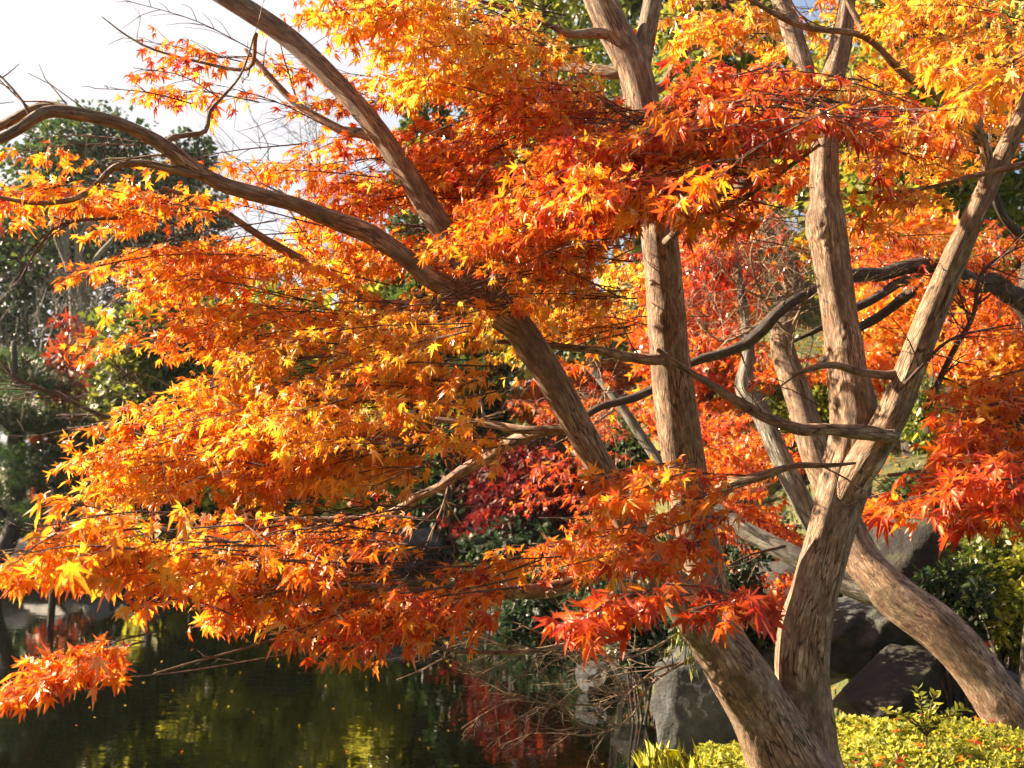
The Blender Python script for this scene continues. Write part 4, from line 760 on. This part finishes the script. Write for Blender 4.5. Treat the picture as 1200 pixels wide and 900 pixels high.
# pines: layered pads of needles
def pine(label, px, d, py_top, rpx, pads, hue):
    x = (px-600)/FPX*d; zb = gz(x, d); t = thing('pine_tree', label, 'tree', (x, d, zb), G_FAR)
    tb = Tubes(); tb.add([(x, d, zb-.3), (x-.3, d, zb+1.5), (x+.2, d, zb+3), (x, d, ztop(py_top, d))], [.3, .25, .18, .06], 12, .2, .08)
    lv = Leaves('needle'); lm = Tubes()
    for (a, b, r) in pads:
        c = at(a, b, d+rng.uniform(-1.2, 1.0)); s = r/FPX*d; k = int(900*(s/1.2)**1.6)+150
        v = unit(rng.normal(0, 1, (k, 3))); p = c+v*(rng.random(k)**.4)[:, None]*np.array([s, s, s*.34])
        A = unit(v*.6+np.array([0, 0, .9])+rng.normal(0, .45, (k, 3))); lv.add(p, A, rng.normal(0, 1, (k, 3)), .16*rng.lognormal(0, .2, k), np.clip(rng.normal(hue, .08, k), 0, 1))
        lm.add([(x, d, c[2]-s*.5), (c+np.array([x, d, c[2]-s*.5]))/2+rng.normal(0, .1, 3), c-np.array([0, 0, s*.25])], [.07, .05, .03], 6, .2)
    tb.build('trunk', BARKDK, t); lm.build('limb', BARKDK, t); lv.build('crown', GREEN, t, .1, .1)
pine('dark layered pine on the far bank at the left edge', 12, 24, 400, 90, [(10, 425, 45), (45, 455, 55), (-30, 470, 60), (15, 490, 60), (60, 500, 55), (90, 530, 50), (20, 540, 60), (70, 560, 60), (110, 575, 45), (-20, 580, 50), (60, 600, 45), (115, 548, 40)], .30)
pine('low dark pine bough tree just above the far waterline', 200, 26, 520, 80, [(150, 560, 45), (200, 545, 50), (250, 575, 50), (180, 590, 50), (230, 610, 50), (290, 600, 45), (330, 580, 40)], .2)
# leafless trees
def bare_tree(label, px, d, py_top, m=BARKPALE):
    x = (px-600)/FPX*d; zb = gz(x, d); H = ztop(py_top, d)-zb; t = thing('bare_tree', label, 'tree', (x, d, zb), 'leafless trees beyond the pond')
    tb, tw = Tubes(), Tubes()
    tb.add([(x, d, zb-.3), (x+.1, d, zb+H*.35), (x-.1, d, zb+H*.6)], [.2, .16, .1], 9, .3, .06)
    def br(p, dr, L, r, k):
        e = p+dr*L; q = (p+e)/2+rng.normal(0, L*.08, 3); tw.add([p, q, e], [r, r*.8, r*.55], 4 if k > 1 else 3, L/4)
        if k: 
            for _ in range(3 if k > 1 else 5): br(p+(e-p)*rng.uniform(.4, 1), unit(dr+rng.normal(0, .45, 3)+np.array([0, 0, .12])), L*rng.uniform(.5, .75), r*.55, k-1)
    for k in range(9):
        f = .25+.35*k/9; br(np.array([x, d, zb+H*f]), unit(np.array([math.cos(k*2.4), math.sin(k*2.4), 1.2])), H*.28, .06, 4)
    tb.build('trunk', m, t); tw.build('branches', m, t)
bare_tree('leafless grey tree behind the left end of the arching branch', 270, 31, 195)
bare_tree('leafless grey tree against the sky left of the conifers', 420, 29, 130)
bare_tree('leafless grey tree in the shade at far left behind the pine', 40, 29, 290)
# pale fanning stems at far left
x, d = (95-600)/FPX*41, 41
t = thing('pale_stemmed_tree', 'cluster of bare whitish stems fanning out at far left', 'tree', (x, d, gz(x, d)))
tb = Tubes()
for pts in ([(92, 600), (88, 420), (84, 330), (70, 290), (58, 260)], [(94, 600), (95, 420), (93, 330), (95, 280), (120, 240), (135, 225)], [(84, 340), (78, 300), (80, 250), (72, 215)], [(95, 320), (90, 270), (104, 225)], [(84, 330), (60, 310), (40, 298)], [(96, 330), (115, 300), (140, 270), (148, 240)], [(80, 300), (70, 262), (69, 230)], [(97, 345), (118, 330), (122, 318)]):
    tb.add([at(a, b, 41) for a, b in pts], np.linspace(.24 if pts[0][1] > 500 else .12, .05, len(pts)), 9, .25, .06)
tb.build('stems', BARKPALE, t)

# shrubs
def shrub(name, label, px, py, rx, ry, d, hue, hs, size, n, tpl='blade', m=GREEN, group=None):
    c = at(px, py, d); sx, sz = rx/FPX*d, ry/FPX*d; zb = gz(c[0], c[1])
    t = thing(name, label, 'shrub', (c[0], c[1], zb), group); st = Tubes()
    for k in range(9):
        a = rng.uniform(0, 6.28); e = c+np.array([math.cos(a)*sx*.6, math.sin(a)*sx*.6, rng.uniform(-.2, .6)*sz])
        o = np.array([c[0]+rng.normal(0, .06), c[1]+rng.normal(0, .06), min(zb-.05, c[2]-sz)]); st.add([o, (o+e)/2+rng.normal(0, .05, 3), e], [.016, .012, .006], 5, .1)
    st.build('stem', BARKDK, t)
    lv = Leaves(tpl); cl = []
    for k in range(14):
        v = unit(rng.normal(0, 1, 3)); cl.append((c+v*np.array([sx, sx, sz])*.62, np.array([sx, sx, sz])*rng.uniform(.35, .5)))
    crown_leaves(lv, cl, n//14, size, hue, hs); lv.build('foliage', m, t, .25, .08)
shrub('leafy_shrub', 'glossy dark green shrub in front of the big boulder', 1115, 705, 55, 42, 6.3, .36, .14, .05, 1500)
shrub('leafy_shrub', 'yellow-green shrub at the right edge above the rocks', 1180, 650, 60, 75, 6.6, .66, .16, .05, 2200)
shrub('leafy_shrub', 'sunlit pale leaved shrub at the right edge beside the leaning trunk', 1185, 730, 35, 40, 6.2, .78, .14, .05, 900)
shrub('leafy_shrub', 'round dark green shrub framed between the leaning trunk and the middle stem', 725, 535, 50, 50, 16, .26, .1, .12, 2200)
shrub('leafy_shrub', 'clipped yellow-green azalea on the slope left of the pale knotted trunk', 835, 440, 65, 42, 17, .84, .1, .10, 3200)
shrub('leafy_shrub', 'green azalea on the slope behind the two forked pale trunks', 930, 470, 60, 45, 15, .7, .14, .10, 2600)
shrub('leafy_shrub', 'green azalea on the slope right of the forked pale trunk', 1120, 480, 70, 50, 12, .62, .16, .08, 3000)
shrub('leafy_shrub', 'orange leaved bush on the slope just above the slanting trunk', 1020, 610, 60, 30, 9, .40, .12, .05, 1600, 'star', MAPLE)
shrub('leafy_shrub', 'green bush on the far bank above the grey rock', 530, 590, 55, 30, 24, .3, .12, .16, 1500)
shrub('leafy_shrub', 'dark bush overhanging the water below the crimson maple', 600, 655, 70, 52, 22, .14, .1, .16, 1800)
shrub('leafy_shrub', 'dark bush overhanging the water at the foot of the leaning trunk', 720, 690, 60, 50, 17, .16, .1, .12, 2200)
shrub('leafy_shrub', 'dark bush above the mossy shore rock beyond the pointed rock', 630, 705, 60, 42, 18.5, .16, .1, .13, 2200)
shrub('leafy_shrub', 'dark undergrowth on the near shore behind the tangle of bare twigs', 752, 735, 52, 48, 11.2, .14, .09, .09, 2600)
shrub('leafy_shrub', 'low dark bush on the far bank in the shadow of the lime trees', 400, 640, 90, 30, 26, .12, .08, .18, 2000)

shrub('leafy_shrub', 'dark evergreen bush added to shade the rocks, behind the joined feet of the two leaning stems', 835, 690, 65, 95, 7.15, .12, .08, .05, 3600)  # added bush, keeps the low sun off the rocks to its right
shrub('leafy_shrub', 'low dark bush added to shade the rocks, in the notch between the two leaning stems', 860, 725, 50, 70, 6.6, .16, .08, .05, 2600)  # second added sun blocker, for the nearer boulder
shrub('leafy_shrub', 'dark evergreen bush added to shade the farther rocks, just left of the fluted stem', 905, 660, 45, 60, 8.8, .16, .08, .06, 2000)  # added as well, shades the back row of rocks
shrub('leafy_shrub', 'orange bush on the slope between the middle stem and the knotted pale stem', 850, 545, 50, 35, 10, .42, .14, .05, 1500, 'star', MAPLE)
shrub('leafy_shrub', 'orange red bush on the slope between the fluted stem and the right fork', 1010, 430, 45, 35, 13, .40, .14, .06, 1500, 'star', MAPLE)
shrub('leafy_shrub', 'dark green bush on the slope under the red leaf spray', 1090, 590, 70, 40, 9.5, .34, .14, .06, 2400)
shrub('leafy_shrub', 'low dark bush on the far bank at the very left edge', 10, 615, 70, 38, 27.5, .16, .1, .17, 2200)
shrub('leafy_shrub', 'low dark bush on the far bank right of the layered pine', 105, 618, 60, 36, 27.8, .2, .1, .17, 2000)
# ------------------------------------------------------------------ rocks
def rock(label, px, py, rx, ry, d, m=ROCK, seed=0, boxy=.5, name='rock', depth=.8):
    import bmesh
    c = at(px, py, d); sx, sz = rx/FPX*d, ry/FPX*d
    bm = bmesh.new(); bmesh.ops.create_icosphere(bm, subdivisions=5, radius=1)
    for v in bm.verts:
        p = v.co.normalized(); q = max(abs(p.x), abs(p.y), abs(p.z)); p = p.lerp(p/q, boxy*.6)
        o = Vector((seed*7.3, seed*3.1, seed*1.7))
        f = 1+.28*mnoise.noise(p*1.1+o)+.12*mnoise.noise(p*2.7+o)+.05*mnoise.noise(p*6+o)+.02*mnoise.noise(p*15+o)
        v.co = p*f
    rr_ = random.Random(seed)
    for k in range(13):
        pn = Vector((rr_.gauss(0, 1), rr_.gauss(0, 1), rr_.gauss(0, .8))).normalized(); h_ = rr_.uniform(.62, .92)
        for v in bm.verts:
            e_ = v.co.dot(pn)-h_
            if e_ > 0: v.co -= pn*e_*.92
    for v in bm.verts:
        v.co = v.co*(1+.03*mnoise.noise(v.co*7+Vector((seed, 0, 0)))+.012*mnoise.noise(v.co*19)); v.co = Vector((v.co.x*sx, v.co.y*sx*depth, v.co.z*sz))*1.12
    me = bpy.data.meshes.new(name); bm.to_mesh(me); bm.free(); me.materials.append(m); me.shade_smooth()
    o = bpy.data.objects.new(name, me); COL.objects.link(o); o.location = c; o.rotation_euler = (rng.normal(0, .08), rng.normal(0, .08), rng.uniform(-.5, .5))
    return tag(o, label, 'rock')
rock('grey upright stone standing at the pond edge left of the leaning trunk', 815, 835, 43, 68, 5.2, ROCK, 1, .9)
rock('small pale pointed rock sticking out of the pond', 699, 797, 24, 18, 12.6, ROCK, 2, .4)
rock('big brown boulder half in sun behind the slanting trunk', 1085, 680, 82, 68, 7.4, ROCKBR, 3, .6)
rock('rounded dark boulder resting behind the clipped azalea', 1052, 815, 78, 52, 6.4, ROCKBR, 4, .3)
rock('bluish grey rock wedged under the slanting trunk', 1015, 745, 62, 50, 7.0, ROCK, 5, .6)
rock('dark rock tucked between the leaning trunk and the fluted stem', 890, 775, 52, 48, 6.6, ROCK, 6, .6)
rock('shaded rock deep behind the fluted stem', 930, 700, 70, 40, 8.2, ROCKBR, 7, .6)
rock('small grey rock at the right edge by the trunk', 1188, 815, 22, 30, 5.9, ROCK, 8, .4)
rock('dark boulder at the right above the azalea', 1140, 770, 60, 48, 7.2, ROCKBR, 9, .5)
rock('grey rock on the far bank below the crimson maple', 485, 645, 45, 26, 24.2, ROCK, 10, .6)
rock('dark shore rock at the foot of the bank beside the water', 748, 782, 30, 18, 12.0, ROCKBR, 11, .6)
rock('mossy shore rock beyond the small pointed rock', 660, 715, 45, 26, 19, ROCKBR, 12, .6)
rock('low pale stone slab at the far waterline on the left', 70, 668, 40, 14, 25.6, STONE, 13, 1)
rock('pale squarish stone at the far waterline under the left boughs', 118, 668, 20, 18, 25.3, STONE, 14, 1)
rock('flat grey stone at the left edge of the far bank', 15, 650, 40, 16, 26.2, STONE, 15, .9)
rock('dark rock on the far waterline below the pine', 170, 672, 40, 16, 25.4, ROCK, 16, .7)
rock('dark rock on the far waterline in the shade of the lime trees', 270, 675, 45, 15, 25.6, ROCKBR, 17, .7)
rock('grey rock on the far waterline behind the red boughs', 380, 668, 45, 18, 25.2, ROCK, 18, .7)

# ------------------------------------------------------------------ clipped azalea, sprout, grass at the foot
def mound_hedge(label, px, py_top, rx, d, ry, depth, n, hue, hs, size):
    c = at(px, py_top, d); sx = rx/FPX*d; zb = gz(c[0], c[1]); sz = ry/FPX*d
    t = thing('azalea_hedge', label, 'hedge', (c[0], c[1], zb), 'clipped azaleas at the foot of the maple'); cz = c[2]-sz
    st = Tubes()
    for k in range(60):
        e = np.array([c[0]+rng.uniform(-.85, .85)*sx, c[1]+rng.uniform(-.8, .8)*depth, cz+sz*rng.uniform(.2, .6)])
        o = np.array([e[0]*.8+c[0]*.2, e[1]*.8+c[1]*.2, zb-.05]); st.add([o, (o+e)/2+rng.normal(0, .03, 3), e], [.009, .007, .004], 5, .1)
    st.build('stem', BARKDK, t)
    lv = Leaves('blade'); m_ = n//6
    u = rng.uniform(-1, 1, (m_, 2)); h = np.maximum(0, 1-np.abs(u[:, 0])**4-np.abs(u[:, 1])**4)**.5
    p = np.stack([c[0]+u[:, 0]*sx, c[1]+u[:, 1]*depth, cz+h*sz*(1+.05*np.sin(u[:, 0]*9)+.05*np.sin(u[:, 1]*8+u[:, 0]*5))-np.abs(rng.normal(0, .035, m_))], -1)
    hu = np.clip(rng.normal(hue, hs, m_), 0, 1); ax = unit(np.stack([u[:, 0]*.5, u[:, 1]*.5, np.ones(m_)], -1)+rng.normal(0, .35, (m_, 3)))
    for k in range(6):   # whorls of six small leaves
        a = k*1.047+rng.uniform(0, 1, m_); s_ = unit(np.cross(ax, [1., .2, .1])); q = np.cross(ax, s_)
        A = unit((s_*np.cos(a)[:, None]+q*np.sin(a)[:, None])*.85+ax*rng.uniform(.3, .9, (m_, 1)))
        lv.add(p, A, ax+A*.1, size*rng.lognormal(0, .2, m_), np.clip(hu+rng.normal(0, .06, m_), 0, 1))
    lv.build('foliage', GREEN, t, .3, .06)
    return c, cz, sz
hc, hz, hs_ = mound_hedge('clipped yellow-green azalea across the lower right corner', 1110, 862, 165, 4.35, 75, .62, 27000, .90, .10, .021)
mound_hedge('small clipped azalea tucked left of the leaning trunk base', 862, 884, 46, 4.5, 50, .35, 5200, .88, .10, .021)
# sprout
p0 = at(1085, 862, 4.2); t = thing('sapling', 'young sapling with arching leafy shoots rising above the azalea', 'plant', (p0[0], p0[1], gz(p0[0], p0[1])))
st, lv = Tubes(), Leaves('blade')
st.add([(p0[0], p0[1], gz(p0[0], p0[1])-.02), p0], [.008, .005], 6, .1)
for (a, b) in ((1075, 808), (1095, 815), (1040, 832), (1115, 838), (1060, 840), (1128, 832)):
    e = at(a, b, 4.2+rng.uniform(-.08, .08)); Q, R = spline([p0, (p0+e)/2+np.array([0, 0, .02]), e], [.004, .003, .0015], .012); st.add(Q, R, 5)
    dr = unit(e-p0); k = len(Q)
    for i in range(2, k):
        for sg in (-1, 1):
            A = unit(dr*.5+np.array([sg*.8, rng.normal(0, .5), .15])+rng.normal(0, .25, 3)); lv.add(Q[i], A, [rng.normal(0, .3), rng.normal(-.2, .3), 1], rng.uniform(.030, .046), float(np.clip(rng.normal(.78, .14), 0, 1)))
st.build('stem', TWIG, t); lv.build('foliage', GREEN, t, .3, .05)
# grass
def grass(label, px, py, rx, d, n, h, hue, group=None):
    c = at(px, py, d); sx = rx/FPX*d; t = Leaves('blade')
    x = c[0]+rng.uniform(-1, 1, n)*sx; y = c[1]+rng.uniform(-1, 1, n)*sx*.6; z = np.full(n, c[2])
    A = unit(np.stack([rng.normal(-.1, .45, n), rng.normal(0, .4, n), np.ones(n)], -1)); 
    V = []
    for k in range(n): pass
    t.p = t.p*np.array([.08, 1.0])
    t.add(np.stack([x, y, z], -1), A, rng.normal(0, 1, (n, 3)), h*rng.lognormal(0, .3, n), np.clip(rng.normal(hue, .1, n), 0, 1))
    o = t.build('grass_tuft', GREEN, None, .6, .1); tag(o, label, 'grass', group); return o
grass('tuft of straw-tipped grass at the foot of the grey standing stone', 795, 905, 45, 4.6, 300, .075, .97)
# moss hanging on the leaning trunk
ms = Leaves('blade'); ms.p = ms.p*np.array([.05, 1.0])
k = 90; tt = rng.random(k); pp = np.array([at(790+18*a, 735+35*a, 3.66) for a in tt])+rng.normal(0, .02, (k, 3))
ms.add(pp, unit(np.stack([rng.normal(-.1, .25, k), rng.normal(-.3, .25, k), -np.ones(k)], -1)), rng.normal(0, 1, (k, 3)), .034*rng.lognormal(0, .4, k), np.clip(rng.normal(.8, .08, k), 0, 1))
ms.build('moss', GREEN, maple, .5, .05)

# ------------------------------------------------------------------ fallen leaves
def scatter(name, n, fx, fy, zf, size, hue, hs, label=None, tpl='star'):
    x, y = fx(n), fy(n); lv = Leaves(tpl); z = zf(x, y)
    a = rng.uniform(0, 6.28, n); A = np.stack([np.cos(a), np.sin(a), rng.normal(0, .12, n)], -1)
    lv.add(np.stack([x, y, z], -1), A, np.stack([rng.normal(0, .25, n), rng.normal(0, .25, n), np.ones(n)], -1), size*rng.lognormal(0, .25, n), np.clip(rng.normal(hue, hs, n), 0, 1))
    o = lv.build(name, MAPLE, None, .12, -.05); o['kind'] = 'stuff'; return o
scatter('fallen_leaves', 9000, lambda n: rng.uniform(1.0, 11, n), lambda n: rng.uniform(5.5, 26, n), lambda x, y: ground_z(x, y)+.03, .05, .38, .16)
def hedge_z(x, y):
    u, v = (x-hc[0])/.558, (y-hc[1])/.62; return hz+hs_*np.maximum(0, 1-np.abs(u)**4-np.abs(v)**4)**.5+.012
scatter('leaf_litter', 90, lambda n: hc[0]+rng.uniform(-.5, .5, n), lambda n: hc[1]+rng.uniform(-.55, .4, n), hedge_z, .028, .35, .2)
n_ = 26000; gx = rng.uniform(.6, 15, n_); gy = rng.uniform(7, 34, n_); k_ = (pond_sd(gx, gy) > .3); gx, gy = gx[k_], gy[k_]; n_ = len(gx)
gl = Leaves('blade'); gl.p = gl.p*np.array([.45, 1])
gl.add(np.stack([gx, gy, ground_z(gx, gy)-.01], -1), unit(np.stack([rng.normal(0, .5, n_), rng.normal(0, .5, n_), np.ones(n_)], -1)), rng.normal(0, 1, (n_, 3)), .11*rng.lognormal(0, .35, n_), np.clip(.62+.18*np.sin(gx*1.1+gy*.7)*np.sin(gy*.9-gx*.5)+rng.normal(0, .12, n_), 0, 1))
o = gl.build('ground_cover', GREEN, None, .5, .08); o['kind'] = 'stuff'
fx = rng.uniform(-9, 1.2, 260); fy = 6+20*rng.random(260)**1.0; ok = pond_sd(fx, fy) < -.1; fx, fy = fx[ok], fy[ok]
scatter('floating_leaves', len(fx), lambda n: fx, lambda n: fy, lambda x, y: np.full(len(x), WATER_Z+.006), .022, .8, .2)

# ------------------------------------------------------------------ the misty air over the pond
def haze(density):
    m, n, l = mat('misty_air'); v = n.new('ShaderNodeVolumePrincipled'); v.inputs['Density'].default_value = density
    v.inputs['Color'].default_value = (.95, .93, .92, 1); v.inputs['Anisotropy'].default_value = .35
    o = n.new('ShaderNodeOutputMaterial'); l.new(v.outputs[0], o.inputs['Volume'])
    x0, x1, y0, y1, z0, z1 = -420, 420, -80, 920, -4.5, 30
    V = np.array([(x, y, z) for z in (z0, z1) for y in (y0, y1) for x in (x0, x1)])
    q = [(0, 2, 3, 1), (4, 5, 7, 6), (0, 1, 5, 4), (2, 6, 7, 3), (0, 4, 6, 2), (1, 3, 7, 5)]
    o = raw_mesh('haze', V, [t for a, b, c, d in q for t in ((a, b, c), (a, c, d))], m); o['kind'] = 'stuff'
haze(.00018)
